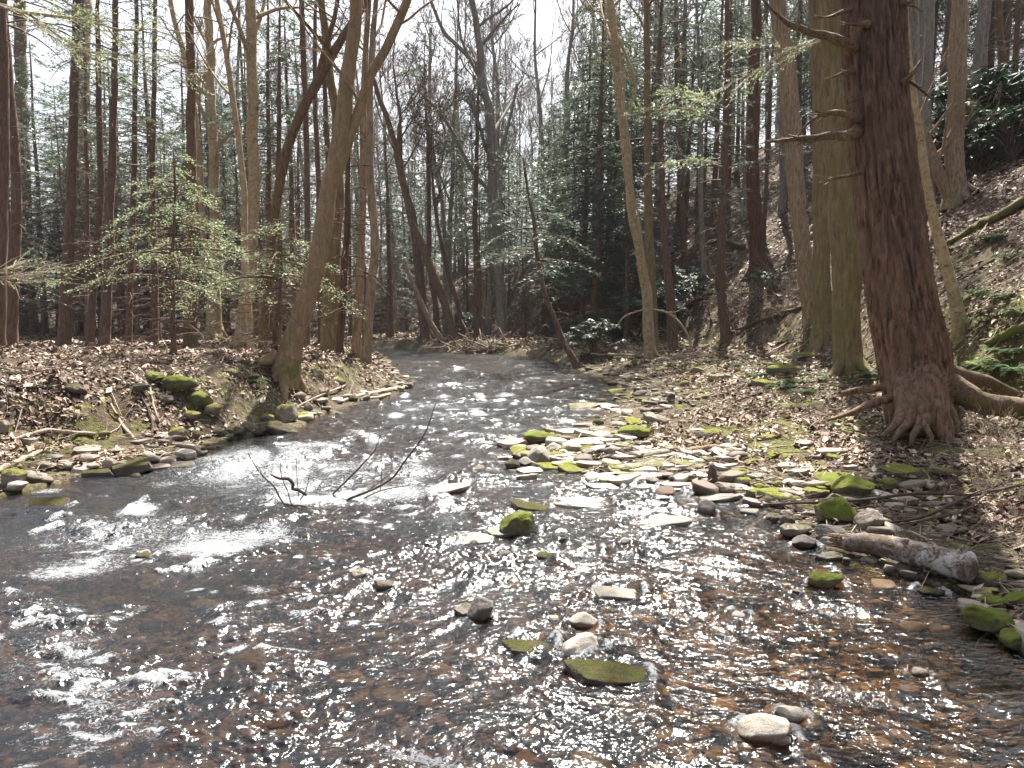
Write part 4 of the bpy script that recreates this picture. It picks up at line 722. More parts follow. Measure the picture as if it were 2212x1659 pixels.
def put(protos, X, Y, rz, sc, gkey):
    k = protos[rng_bg.integers(len(protos))]; o = k if k.name not in used else copy_tree(k); used.add(k.name)
    o.location = (X, Y, H1(X, Y) - .1); o.rotation_euler = (rng_bg.uniform(-.03, .03), rng_bg.uniform(-.03, .03), rz); o.scale = (sc, sc, sc * rng_bg.uniform(.92, 1.08)); placed.append((X, Y)); BG.append((o, CX + F * X / Y, Y, gkey)); return o
rng_bg = np.random.default_rng(99)
def zone(count, px0, px1, y0, y1, protos, gkey, sp=1.3, sc=(.85, 1.15), ok=None, tries=4000):
    c = 0
    for _ in range(tries):
        if c >= count: return
        Y = math.sqrt(rng_bg.uniform(y0 * y0, y1 * y1)); X = (rng_bg.uniform(px0, px1) - CX) / F * Y
        if any((X - a) ** 2 + (Y - b) ** 2 < sp * sp for a, b in placed): continue
        z, out, dep, isL, hd = Hfull(np.array([X]), np.array([Y]))
        if out[0] < .8 or (ok and not ok(X, Y, hd[0])): continue
        put(protos, X, Y, rng_bg.uniform(0, 6.28), rng_bg.uniform(*sc), gkey); c += 1
# two hand-set hemlocks whose dark green fills the right of the sky gap
for (px, Y, k, s) in [(1285, 33, 5, .95), (1235, 41, 0, .9), (1330, 37, 5, 1.0), (1180, 47, 0, .8), (1390, 46, 1, .9), (1255, 36, 0, .95), (1310, 41, 0, 1.1), (1350, 31, 2, .8), (1210, 44, 2, .8),  (1100, 50, 2, .8), (1010, 52, 0, .7)]:
    put([PH[k]], (px - CX) / F * Y, Y, rng_bg.uniform(0, 6), s, 'mid')
zone(22, -120, 560, 31, 46, PP, 'left', 1.4)
zone(26, -160, 560, 34, 60, [PH[1], PH[3], PH[0]], 'leftgreen', 2.0)
zone(12, 560, 860, 27, 45, PP, 'left', 1.5, (.8, 1))
zone(34, -180, 620, 38, 62, [PH[2], PH[4], PH[0]], 'leftlow', 1.9, (.8, 1.1))
zone(14, 840, 1230, 55, 85, [PH[2], PH[0]], 'midlow', 2.2, (.7, 1.0))
zone(10, 520, 860, 42, 60, [PH[2], PH[4]], 'midlow', 2.0, (.7, .9))
zone(62, 460, 1230, 44, 90, PB, 'farbare', 1.6, (.8, 1.1))
zone(10, 830, 1240, 50, 75, [PH[0], PH[2]], 'midlow', 2.0, (.7, 1))
zone(12, 840, 1230, 40.5, 56, PP, 'mid', 1.6, (.5, .62))
hillok = lambda X, Y, hd: hd > 1.5
zone(26, 1400, 2330, 22, 42, [PP[0], PP[1], PB[2], PB[0]], 'hill', 1.9, (.85, 1.2), hillok)
zone(40, 1250, 2330, 30, 62, [PH[1], PH[3], PH[0], PP[0], PP[2]], 'hillgreen', 2.0, (.8, 1.1), hillok)
zone(52, 1180, 2330, 42, 90, [PB[0], PB[1], PP[2], PH[1]], 'hillfar', 2.4, (.8, 1.1), hillok)
for k in PH + PP + PB:
    if k.name not in used:
        for c in KIDS[k.name]: bpy.data.objects.remove(c)
        bpy.data.objects.remove(k)
ORD = ['', 'first', 'second', 'third', 'fourth', 'fifth', 'sixth', 'seventh', 'eighth', 'ninth', 'tenth', 'eleventh', 'twelfth', 'thirteenth', 'fourteenth', 'fifteenth', 'sixteenth', 'seventeenth', 'eighteenth', 'nineteenth', 'twentieth'] + ['twenty-' + w for w in ('first', 'second', 'third', 'fourth', 'fifth', 'sixth', 'seventh', 'eighth', 'ninth')] + ['thirtieth'] + ['thirty-' + w for w in ('first', 'second', 'third', 'fourth', 'fifth', 'sixth', 'seventh', 'eighth', 'ninth')] + ['fortieth']
LAND = [(-200, 'at the left picture edge'), (110, 'behind the thick pale grey trunk'), (250, 'behind the bright young hemlock'), (440, 'behind the two pale birches'), (580, 'behind the forked leaning tree'), (780, 'across the creek bend, left part'), (960, 'across the creek below the open sky'), (1120, 'behind the hemlock leaning over the water'), (1330, 'behind the pale flaky leaning trunk'), (1500, 'up the slope behind the drooping brown hemlock'), (1680, 'up the slope behind the mossy pair'), (1900, 'up the slope right of the huge red-barked tree')]
GN = {'left': ('slender dark hemlock trunk', 'dark trunks of the left bank wood'), 'leftgreen': ('dense green hemlock', 'green hemlocks behind the left bank'), 'leftlow': ('low bushy hemlock', 'low hemlocks deep in the left bank wood'), 'midlow': ('low green hemlock', 'low hemlocks beyond the creek bend'), 'farbare': ('pale leafless tree', 'leafless trees against the sky'), 'mid': ('dark green hemlock', 'hemlocks around the sky gap'), 'hill': ('thin hillside trunk', 'thin trunks on the hillside'), 'hillgreen': ('tall green hillside hemlock', 'hemlocks on the hillside'), 'hillfar': ('distant hilltop tree', 'distant trees along the hilltop')}
buck = {}
for o, px, Y, g in BG:
    i = max(k for k in range(len(LAND)) if px >= LAND[k][0] or k == 0); buck.setdefault((g, i), []).append((px, o))
for (g, i), L in buck.items():
    L.sort(key=lambda t: t[0])
    for k, (px, o) in enumerate(L):
        tag(o, f"{GN[g][0]} {LAND[i][1]}" + (f", {ORD[k + 1]} from left" if len(L) > 1 else ""), 'tree', GN[g][1])

# ------------------------------------------------------------------ rocks
RS = [rockshape(4, s, True, 10) for s in (1, 2, 3, 4, 5, 6, 7)]; RB = [rockshape(4, s, False, 15) for s in (11, 12, 13, 14)]; RR_ = [rockshape(4, s, False, 8) for s in (21, 22, 23)]
def mossy(V, seed):     # a raised uneven cushion on the upper side
    up = np.clip(V[:, 2] * 2 + .25, 0, 1); n = .5 + .5 * fbm(V[:, 0] * 5 + seed, V[:, 1] * 5 + V[:, 2] * 2, 3, seed) + .35 * fbm(V[:, 0] * 16, V[:, 1] * 16 + V[:, 2] * 9, 2, seed + 3)
    cov = sstep(.25, .6, n); return V * (1 + (.05 * up * cov * n)[:, None]) + np.array([0, 0, 1.]) * (.075 * up * cov * n)[:, None]
meshes = {}
def rock_obj(kind, mat, i):
    sh = {'slab': RS, 'block': RB, 'round': RR_}[kind]; key = (kind, i % len(sh), mat)
    if key not in meshes:
        m = MB(); V, f = sh[i % len(sh)]; V = mossy(V, 3 + i % 5) if 'moss' in mat else V; m.add(V, f); o = m.build('boulder' if kind != 'slab' else 'flat_stone', M[mat]); meshes[key] = o.data
        bpy.data.objects.remove(o)
    nm = {'slab': 'flat_stone', 'block': 'boulder', 'round': 'stone'}[kind]
    o = bpy.data.objects.new(nm, meshes[key]); scene.collection.objects.link(o); return o
# (x, y, w, h, shape, material, yaw)
RK = [
 # upper bar
 (1108, 957, 50, 23, 'slab', 'rock_pink', .2, 'U'), (1175, 946, 82, 28, 'round', 'moss_bright', 0, 'U'), (1137, 975, 55, 16, 'slab', 'rock_moss', .3, 'U'), (1162, 990, 66, 36, 'block', 'rock_grey', 1, 'U'), (1134, 999, 36, 20, 'block', 'rock_grey', 2, 'U'), (1170, 1004, 40, 16, 'slab', 'rock_pale', .4, 'U'),
 (1107, 1006, 30, 22, 'round', 'rock_darkmoss', 0, 'U'), (1145, 1017, 46, 15, 'slab', 'rock_pale', .2, 'U'), (1134, 1031, 46, 16, 'slab', 'rock_pink', 2.9, 'U'), (1088, 991, 25, 9, 'slab', 'rock_pink', 0, 'U'), (1246, 1013, 66, 20, 'slab', 'rock_moss', .1, 'U'),
 (1195, 969, 36, 19, 'block', 'rock_pale', .5, 'U'), (1233, 967, 46, 24, 'block', 'rock_pale', 1.5, 'U'), (1218, 980, 26, 13, 'block', 'rock_pink', 1.5, 'U'), (1271, 977, 28, 16, 'block', 'rock_grey', .5, 'U'), (1324, 977, 50, 23, 'block', 'rock_grey', 2.5, 'U'), (1346, 966, 50, 20, 'slab', 'rock_grey', 1.5, 'U'), (1299, 949, 126, 13, 'slab', 'rock_pale', .05, 'U'), (1253, 933, 92, 11, 'slab', 'rock_pale', 0, 'U'), (1312, 938, 30, 12, 'slab', 'rock_pale', 1, 'U'),
 (1379, 982, 34, 13, 'round', 'rock_pink', .2, 'U'), (1412, 972, 62, 17, 'slab', 'rock_pink', .1, 'U'), (1437, 987, 50, 13, 'slab', 'rock_grey', .4, 'U'), (1415, 1003, 74, 22, 'slab', 'rock_halfmoss', .1, 'U'), (1490, 1006, 62, 18, 'slab', 'rock_halfmoss', .1, 'U'), (1506, 987, 26, 13, 'round', 'rock_darkmoss', .2, 'U'),
 (1377, 934, 76, 27, 'round', 'moss_bright', 0, 'U'), (1422, 908, 58, 23, 'round', 'rock_halfmoss', .1, 'U'), (1330, 917, 28, 15, 'round', 'rock_halfmoss', 0, 'U'), (1293, 914, 24, 15, 'round', 'rock_darkmoss', 0, 'U'), (1375, 911, 36, 18, 'slab', 'rock_moss', .3, 'U'), (1265, 877, 60, 16, 'slab', 'rock_halfmoss', -.1, 'U'), (1314, 877, 38, 13, 'slab', 'rock_grey', .1, 'U'), (1335, 843, 36, 13, 'slab', 'rock_moss', 0, 'U'), (1353, 857, 30, 10, 'slab', 'rock_moss', .3, 'U'), (1450, 861, 20, 20, 'block', 'rock_darkmoss', 0, 'U'),
 (1537, 941, 56, 23, 'round', 'rock_moss', 0, 'U'), (1545, 929, 42, 13, 'slab', 'rock_darkmoss', .5, 'U'), (1597, 934, 28, 15, 'round', 'rock_moss', 1, 'U'), (1437, 942, 32, 14, 'slab', 'rock_grey', .5, 'U'), (1400, 870, 26, 9, 'slab', 'rock_moss', .5, 'U'), (1480, 880, 28, 12, 'slab', 'rock_moss', .2, 'U'), (1520, 858, 26, 12, 'round', 'rock_moss', .8, 'U'), (1278, 958, 44, 10, 'slab', 'rock_pale', .3, 'U'), (1390, 960, 30, 9, 'slab', 'rock_grey', 1.3, 'U'), (1350, 990, 40, 10, 'slab', 'rock_pale', .3, 'U'), (1200, 986, 26, 9, 'slab', 'rock_pale', 2.2, 'U'),
 # lower bar
 (1336, 1036, 86, 25, 'slab', 'rock_pale', .1, 'L'), (1402, 1030, 62, 15, 'slab', 'rock_pale', .1, 'L'), (1309, 1053, 72, 14, 'slab', 'rock_pale', -.1, 'L'), (1475, 1034, 36, 21, 'block', 'rock_pale', .1, 'L'), (1452, 1056, 48, 17, 'slab', 'rock_pale', .5, 'L'), (1513, 1026, 34, 14, 'slab', 'rock_pale', .1, 'L'), (1540, 1024, 26, 42, 'block', 'rock_darkmoss', .6, 'L'), (1573, 1056, 46, 22, 'round', 'rock_halfmoss', .1, 'L'), (1553, 1078, 102, 16, 'slab', 'rock_grey', -.05, 'L'), (1437, 1078, 30, 14, 'round', 'rock_pink', .1, 'L'), (1530, 1100, 40, 36, 'block', 'rock_grey', .1, 'L'),
 (1432, 1127, 108, 27, 'slab', 'rock_grey', 0, 'L'), (1495, 1133, 28, 13, 'round', 'rock_pale', .1, 'L'), (1268, 1090, 118, 22, 'slab', 'rock_pale', -.35, 'L'), (1608, 1040, 34, 16, 'round', 'rock_moss', .1, 'L'), (1600, 1020, 40, 14, 'slab', 'rock_moss', .1, 'L'), (1560, 1010, 44, 12, 'slab', 'rock_pale', .4, 'L'), (1640, 1028, 36, 14, 'slab', 'rock_grey', .4, 'L'), (1450, 1015, 44, 12, 'slab', 'rock_grey', .4, 'L'), (1625, 1000, 34, 12, 'round', 'rock_moss', .4, 'L'), (1580, 990, 40, 12, 'slab', 'rock_grey', .4, 'L'),
 (1695, 1073, 84, 28, 'slab', 'rock_moss', .1, 'L'), (1640, 1060, 46, 16, 'slab', 'rock_moss', .7, 'L'), (1675, 1121, 34, 20, 'round', 'rock_halfmoss', .1, 'L'), (1705, 1124, 34, 19, 'round', 'rock_halfmoss', .8, 'L'), (1725, 1148, 70, 27, 'round', 'rock_halfmoss', .1, 'L'), (1743, 1174, 56, 32, 'block', 'rock_grey', .1, 'L'), (1630, 1092, 40, 14, 'slab', 'rock_pink', .4, 'L'),
 # foreground right shore
 (1816, 1040, 68, 26, 'slab', 'moss_bright', .1, 'R'), (1854, 1060, 92, 48, 'block', 'moss_bright', .2, 'R'), (1922, 1048, 46, 28, 'round', 'moss_bright', .1, 'R'), (1950, 1018, 62, 28, 'slab', 'rock_moss', .1, 'R'), (1917, 1071, 50, 26, 'slab', 'rock_pale', .3, 'R'), (1936, 1097, 42, 21, 'round', 'rock_pink', .3, 'R'), (1817, 1108, 98, 56, 'block', 'moss_bright', .1, 'R'), (1884, 1130, 58, 50, 'block', 'rock_halfmoss', .9, 'R'), (1804, 976, 72, 19, 'round', 'rock_pink', .1, 'R'), (1812, 991, 46, 15, 'round', 'rock_moss', .1, 'R'), (1912, 962, 70, 22, 'slab', 'rock_halfmoss', .1, 'R'), (1972, 944, 76, 30, 'block', 'rock_darkmoss', .4, 'R'),
 (1804, 1150, 66, 30, 'round', 'rock_grey', .2, 'R'), (1828, 1166, 80, 24, 'slab', 'rock_grey', .3, 'R'), (1806, 1204, 72, 22, 'slab', 'rock_dark', -.3, 'R'), (2083, 1188, 56, 20, 'round', 'rock_moss', .1, 'R'), (2033, 1106, 38, 14, 'slab', 'rock_moss', .3, 'R'), (1965, 992, 48, 15, 'slab', 'rock_moss', .1, 'R'), (2050, 1018, 60, 14, 'slab', 'rock_moss', .1, 'R'), (2150, 1250, 70, 30, 'round', 'rock_moss', .4, 'R'), (2010, 1135, 40, 12, 'slab', 'rock_moss', .2, 'R'), (1755, 1100, 50, 20, 'slab', 'rock_halfmoss', .2, 'R'), (1770, 1060, 46, 18, 'slab', 'rock_moss', .9, 'R'), (1850, 940, 40, 12, 'slab', 'rock_moss', .2, 'R'), (1730, 1020, 40, 14, 'slab', 'rock_grey', .2, 'R'), (1740, 960, 36, 12, 'slab', 'rock_grey', .4, 'R'), (1690, 985, 44, 14, 'slab', 'rock_moss', .4, 'R'), (1660, 945, 36, 12, 'slab', 'rock_moss', .4, 'R'),
 (2152, 1306, 62, 30, 'round', 'moss_bright', .4, 'R'), (2150, 1345, 112, 52, 'round', 'moss_bright', .4, 'R'), (2200, 1382, 70, 34, 'round', 'moss_bright', 1.4, 'R'), (2210, 1300, 60, 40, 'round', 'moss_bright', 2.4, 'R'),
 # midstream
 (1118, 1137, 96, 54, 'block', 'moss_bright', .5, 'M'), (1087, 1150, 64, 22, 'slab', 'rock_grey', .1, 'M'), (1019, 1164, 80, 28, 'slab', 'rock_grey', .2, 'M'), (968, 1057, 82, 24, 'slab', 'rock_pink', .1, 'M'), (979, 1041, 26, 9, 'round', 'rock_moss', .1, 'M'), (1215, 1172, 24, 20, 'block', 'rock_dark', .1, 'M'), (1092, 1200, 38, 20, 'round', 'rock_dark', .1, 'M'), (1182, 1208, 46, 24, 'round', 'rock_darkmoss', .1, 'M'), (1283, 1193, 38, 11, 'slab', 'rock_grey', .1, 'M'), (1353, 1173, 24, 19, 'block', 'rock_pale', .1, 'M'), (1364, 1196, 24, 10, 'round', 'rock_pale', .1, 'M'), (1150, 1096, 80, 18, 'slab', 'rock_darkmoss', .3, 'M'),
 (1041, 1322, 56, 60, 'block', 'rock_grey', .7, 'M'), (1008, 1320, 50, 30, 'slab', 'rock_dark', .4, 'M'), (774, 1246, 46, 26, 'round', 'rock_halfmoss', .1, 'M'), (827, 1266, 52, 28, 'round', 'rock_dark', .1, 'M'), (1340, 1290, 108, 13, 'slab', 'rock_grey', .1, 'M'), (1271, 1290, 16, 14, 'round', 'rock_pink', .1, 'M'), (1196, 1338, 38, 18, 'round', 'rock_pale', .1, 'M'), (1264, 1345, 66, 38, 'block', 'rock_pale', .4, 'M'), (1250, 1405, 125, 50, 'block', 'rock_pale', .3, 'M'), (1150, 1405, 110, 34, 'slab', 'rock_darkmoss', .3, 'M'), (1325, 1456, 170, 44, 'slab', 'rock_darkmoss', -.2, 'M'), (1660, 1582, 138, 62, 'block', 'rock_pale', .3, 'M'), (1715, 1548, 68, 34, 'round', 'rock_pale', .2, 'M'), (1791, 1258, 76, 42, 'round', 'moss_bright', .2, 'M'), (1990, 1453, 46, 22, 'round', 'rock_pink', .2, 'M'), (1013, 1243, 16, 18, 'round', 'rock_dark', .2, 'M'), (1722, 1278, 24, 26, 'slab', 'rock_dark', .8, 'M'), (600 , 1170, 0, 0, '', '', 0, 'M'),
 (1599, 1332, 46, 20, 'round', 'rock_pink', .2, 'M'), (1040, 1236, 18, 12, 'round', 'rock_dark', .2, 'M'), (310, 1204, 46, 14, 'round', 'rock_darkmoss', .2, 'M'), (105, 1088, 78, 22, 'slab', 'rock_darkmoss', .2, 'M'), (2016, 1280, 66, 18, 'round', 'rock_darkmoss', .2, 'M'), (1690, 1605, 40, 20, 'slab', 'rock_pink', .9, 'M'),
 # left shore
 (20, 1035, 52, 46, 'round', 'rock_moss', .2, 'S'), (28, 1060, 42, 24, 'round', 'rock_pale', .2, 'S'), (234, 1005, 28, 30, 'round', 'rock_pink', .2, 'S'), (280, 1008, 72, 32, 'slab', 'rock_darkmoss', .2, 'S'), (184, 991, 42, 22, 'round', 'rock_pink', .2, 'S'), (323, 990, 34, 27, 'round', 'rock_pink', .2, 'S'), (360, 992, 30, 16, 'slab', 'rock_pink', .2, 'S'), (396, 976, 32, 28, 'slab', 'rock_pale', .9, 'S'), (353, 943, 36, 22, 'slab', 'rock_grey', .7, 'S'), (381, 938, 42, 30, 'round', 'rock_moss', .2, 'S'), (186, 972, 46, 15, 'slab', 'rock_grey', .2, 'S'), (224, 942, 24, 13, 'round', 'rock_moss', .2, 'S'), (388, 1005, 50, 17, 'slab', 'rock_dark', .2, 'S'), (506, 932, 42, 21, 'round', 'rock_darkmoss', .2, 'S'), (532, 925, 28, 21, 'round', 'rock_moss', .2, 'S'),
 (110, 991, 36, 18, 'round', 'rock_grey', .2, 'S'), (176, 1010, 50, 18, 'slab', 'rock_pink', .2, 'S'), (3, 934, 24, 32, 'round', 'rock_halfmoss', .2, 'S'), (140, 1008, 36, 16, 'round', 'rock_pink', .9, 'S'), (95, 1010, 40, 18, 'round', 'rock_halfmoss', .9, 'S'), (64, 960, 30, 12, 'slab', 'rock_grey', .9, 'S'), (250, 975, 30, 14, 'block', 'rock_grey', .9, 'S'), (300, 955, 34, 12, 'slab', 'rock_grey', .4, 'S'), (210, 1025, 60, 14, 'slab', 'rock_darkmoss', .1, 'S'), (430, 940, 30, 16, 'round', 'rock_darkmoss', .1, 'S'), (470, 935, 30, 16, 'round', 'rock_darkmoss', .1, 'S'), (340, 1010, 40, 14, 'slab', 'rock_pink', .4, 'S'),
 (604, 930, 66, 28, 'round', 'rock_darkmoss', .1, 'B'), (614, 896, 48, 38, 'block', 'rock_moss', .1, 'B'), (651, 896, 30, 13, 'slab', 'rock_moss', .1, 'B'), (666, 879, 18, 18, 'block', 'rock_pink', .1, 'B'), (724, 861, 28, 12, 'slab', 'rock_pale', .1, 'B'), (759, 860, 28, 14, 'round', 'rock_darkmoss', .1, 'B'), (560, 935, 34, 18, 'round', 'rock_darkmoss', .1, 'B'), (690, 870, 26, 12, 'slab', 'rock_grey', .6, 'B'), (648, 862, 26, 16, 'block', 'rock_pink', .6, 'B'), (700, 845, 24, 14, 'block', 'rock_pink', .6, 'B'), (575, 905, 30, 18, 'round', 'rock_moss', .6, 'B'), (790, 850, 22, 9, 'slab', 'rock_pale', .6, 'B'),
 # moss cushions on the left bank
 (385, 838, 66, 40, 'round', 'moss_bright', .1, 'C'), (428, 872, 50, 32, 'round', 'moss_bright', .1, 'C'), (330, 822, 40, 20, 'round', 'moss_bright', .1, 'C'), (455, 895, 40, 22, 'round', 'rock_moss', .1, 'C'), (500, 806, 36, 20, 'round', 'rock_moss', .1, 'C'), (640, 800, 22, 30, 'round', 'rock_moss', .1, 'C'), (685, 806, 26, 30, 'round', 'rock_moss', .1, 'C'), (355, 866, 40, 22, 'round', 'rock_darkmoss', .1, 'C'), (300, 850, 34, 18, 'round', 'rock_darkmoss', .1, 'C'), (410, 905, 34, 18, 'round', 'rock_moss', .1, 'C'), (155, 842, 46, 18, 'round', 'rock_darkmoss', .1, 'C'), (540, 822, 34, 16, 'round', 'rock_darkmoss', .1, 'C'), (700, 820, 24, 16, 'round', 'rock_moss', .1, 'C'), (735, 830, 24, 10, 'round', 'rock_moss', .1, 'C'),
 # moss hummocks, right bank
 (1700, 800, 70, 24, 'round', 'rock_moss', .1, 'H'), (1660, 830, 60, 18, 'round', 'rock_moss', .1, 'H'), (1430, 800, 30, 12, 'round', 'rock_moss', .1, 'H'), (1740, 770, 60, 16, 'round', 'rock_moss', .1, 'H'), (2110, 790, 46, 14, 'round', 'rock_moss', .1, 'H'), (1560, 812, 30, 22, 'slab', 'rock_halfmoss', .8, 'H'), (1480, 830, 22, 16, 'round', 'rock_moss', .8, 'H'), (1510, 800, 30, 12, 'round', 'rock_moss', .8, 'H'),
]
rq = np.random.default_rng(31)
for k in range(46):
    u = rq.random(); x = rq.uniform(1165, 1600); y0, y1 = (925, 1012) if x < 1290 else (930, 1062); y = rq.uniform(y0, y1); RK.append((x, y, rq.uniform(30, 66), rq.uniform(9, 16), 'slab', rq.choice(['rock_pale', 'rock_pale', 'rock_grey', 'rock_pink', 'rock_moss', 'rock_halfmoss']), rq.uniform(-1, 1), 'U' if y < 1010 else 'L'))
for k in range(16): RK.append((rq.uniform(1620, 1900), rq.uniform(1000, 1150), rq.uniform(26, 50), rq.uniform(10, 18), rq.choice(['slab', 'slab', 'block']), rq.choice(['rock_grey', 'rock_pink', 'rock_moss', 'rock_pale']), rq.uniform(-1, 1), 'R'))
REG = {'U': ('on the upper gravel bar', 'stones of the upper gravel bar'), 'L': ('on the lower gravel bar', 'stones of the lower gravel bar'), 'R': ('on the right shore below the huge tree', 'stones of the right shore'), 'M': ('out in the flowing water', 'stones standing in the stream'), 'S': ('on the near left shore', 'stones of the near left shore'), 'B': ('at the foot of the left bank point', 'stones of the left bank point'), 'C': ('on the left bank slope', 'moss cushions of the left bank'), 'H': ('on the far right bank', 'mossy stones of the far right bank')}
DESC = {'rock_pale': 'pale cream', 'rock_pink': 'pinkish tan', 'rock_grey': 'grey', 'rock_dark': 'dark wet', 'rock_moss': 'moss-covered', 'rock_halfmoss': 'partly mossy', 'rock_darkmoss': 'dark mossy', 'moss_bright': 'bright mossy'}
SHP = {'slab': 'flat stone', 'block': 'angular boulder', 'round': 'rounded stone'}
build_water()
rb = {}
for i, (x, y, w, h, kd, mat, yaw, reg) in enumerate(RK):
    if not w: continue
    X, Y, z = hit(x, y + h * .38); z = max(z, 0.0); W = w / F * Y; hw = h / F * Y; se = math.sin(math.atan2(CAMZ - z, Y))
    if kd == 'slab': t = max(.035, .42 * hw); D = min(1.15 * W, max(.42 * W, (hw - t) / se))
    elif kd == 'block': t = .80 * hw; D = min(1.0 * W, max(.6 * W, (hw - t) / se + .4 * W))
    else: t = .72 * hw; D = min(1.0 * W, max(.6 * W, (hw - t) / se + .4 * W))
    o = rock_obj(kd, mat, i * 7 + int(x)); tilt = ((i * 37) % 11 - 5) * (.025 if kd == 'slab' else .04); sink = .25 if kd != 'slab' else .22
    tot = t / (1 - sink); a_ = yaw % math.pi; aa = min(a_, math.pi - a_); o.scale = (W * 1.28, D * 1.3, tot * 1.2)
    o.rotation_euler = (tilt * .6 + (.06 if kd == 'slab' else 0), tilt, -yaw * .35 if kd == 'slab' and D < .7 * W else yaw)
    if kd != 'slab': s = (W + D) / 2; o.scale = (s * 1.08, s * 1.0, tot * 1.08)
    o.location = (X, Y + D * .28, z + t - tot / 2 + (.12 * t if kd != 'slab' else -.02 * t))
    sz = 'large ' if w > 75 else ('small ' if w < 28 else ''); nm = 'moss cushion' if reg == 'C' else SHP[kd]
    if reg == 'C': o.name = 'moss_cushion'
    rb.setdefault((sz + (('dark green' if 'dark' in mat else 'yellow-green') if reg == 'C' else DESC[mat]) + ' ' + nm, reg), []).append((x, y, o))
for (ds, reg), L in rb.items():
    L.sort(key=lambda t: t[0])
    for k, (x, y, o) in enumerate(L):
        tag(o, f"{ds} {REG[reg][0]}" + ('' if len(L) == 1 else (f", {ORD[k + 1]} from left")), 'moss' if reg == 'C' else 'stone', REG[reg][1])

# ------------------------------------------------------------------ logs, driftwood, branches
def wood(name, pl, mat, label, cat, lift=.5, sides=8, forks=0, Y=None, fl=.4, group=None, flen=.5, seed=0, dz=0.0, endcut=None):
    """pl: (x, y, w[, height above ground]) picture points lying on the ground"""
    rng = np.random.default_rng(seed + 500 + int(pl[0][0])); q = []
    for t in pl:
        x, y, w = t[:3]; hz = t[3] if len(t) > 3 else 0
        if Y is None: X, Yh, z = hit(x, y + w / 2); p = np.array([X, Yh, max(z, 0)])
        else: p = P(x, y, Y); Yh = Y
        if hz:
            c = P(x, y, max(2.5, Yh - hz * 2.0)); p = c; Yh = c[1]
        r = w / F * Yh / 2; q.append([p[0], p[1], p[2] + (r * lift if Y is None and not hz else 0) + dz, r])
    q = np.array(q); base = q[0, :3].copy(); base[2] = max(0, H1(base[0], base[1])); st = max(.03, min(.25, np.linalg.norm(q[0, :3] - q[-1, :3]) / 30)); q[:, :3] -= base; q = crom(q, st)
    n = len(q); q[:, :3] += np.column_stack([pn2(np.arange(n) * .31, np.full(n, seed + .5), k) for k in (1, 2, 3)]) * q[:, 3:4] * .8
    m = MB(); m.tube(q[:, :3], q[:, 3], sides, wob=.04, rng=rng)
    m.tube(q[1::-1, :3], q[1::-1, 3] * np.array([1, .9]), sides)
    for k in range(forks):
        i = rng.integers(n // 5, n - 1); d = q[min(n - 1, i + 2), :3] - q[i - 1, :3]; d /= np.linalg.norm(d) + 1e-9; d = d + rng.standard_normal(3) * [.55, .55, .35]; d[2] = abs(d[2]) * .6 + .05
        limb(m, q[i, :3], d, flen * rng.uniform(.5, 1.2), max(.002, q[i, 3] * .45), 1, rng, .0, 4, .5, .0015, .12)
    o = m.build(name, M[mat]); o.location = base; tag(o, label, cat, group); return o
# white birch log at the right water edge
t = NT('birch_log_bark'); v = t.co("Object"); n1 = t.noise(t.co("Object", (1, 1, 1)), 11, 6, .75, .6); n2 = t.noise(v, 45, 4, .7); n3 = t.noise(v, 3, 3, .6)
col = t.mix(t.ramp(n1, [(.44, 0.), (.56, 1.)]), (0.09, 0.06, 0.045), (0.45, 0.41, 0.38)); col = t.mix(t.ramp(n2, [(.58, 0.), (.7, .7)]), col, (0.06, 0.045, 0.04)); col = t.mix(t.ramp(n3, [(.5, 0.), (.62, .75)]), col, (0.12, 0.075, 0.045))
t.set(t.b.inputs["Base Color"], col); t.set(t.b.inputs["Normal"], t.bump(t.math('ADD', n1, n2), .8, .01)); t.b.inputs['Roughness'].default_value = .8; M['birch_log'] = t.m
lg = empty('birch_log', (0, 0, 0)); tag(lg, "thick rotting birch log with peeling white bark lying along the right water edge", 'log')
def birchlog():
    rng = np.random.default_rng(4); a = np.array(hit(1828, 1196)); b = np.array(hit(2095, 1262)); a[2] = .10; b[2] = .15; lg.location = a; b -= a; n = 60; s = np.linspace(0, 1, n); r = .058 + .035 * s; pts = s[:, None] * b; pts[:, 2] += .02 * np.sin(s * 5)
    m = MB(); m.tube(pts, r, 40, wob=.02, rng=rng); m.tube(pts[1::-1], r[1::-1], 40); m.build('bark', M['birch_log'], lg)
    for k in range(14):
        s0 = rng.uniform(-.02, .03); an = rng.uniform(0, 6.28); p = np.array([0, math.cos(an), math.sin(an)]) * .035; w = MB(); d = -b / np.linalg.norm(b)
        w.tube(np.array([p + d * -.05, p * 1.1 + d * rng.uniform(.02, .08), p * 1.25 + d * rng.uniform(.08, .16)]), [.016, .011, .003], 5); w.build('splinter', M['wood_snag'], lg)
    for (t_, an) in ((.45, 2.2), (.72, 2.6), (.9, 2.0)):
        c = b * t_; w = MB(); d = np.array([0.1, math.cos(an) * 1, math.sin(an)]); w.tube(np.array([c + d * .06, c + d * .105, c + d * .12]), [.028, .022, .015], 10); w.build('branch_stub', M['birch_log'], lg)
birchlog()
wood('log', [(1483, 975, 19), (1530, 966, 20), (1598, 962, 18)], 'wood_snag', "short pale log lying across the back of the upper gravel bar", 'log', sides=14)
wood('driftwood_branch', [(30, 952, 9), (76, 942, 10), (113, 937, 10), (160, 942, 9), (204, 943, 8)], 'wood_bleached', "bleached crooked stick lying level on the near left shore", 'branch', sides=8)
wood('driftwood_branch', [(-20, 1022, 14), (30, 998, 14), (70, 982, 11), (101, 967, 7)], 'wood_bleached', "thick bleached limb rising from the left edge above mossy stones", 'branch', sides=10, forks=2, flen=.3)
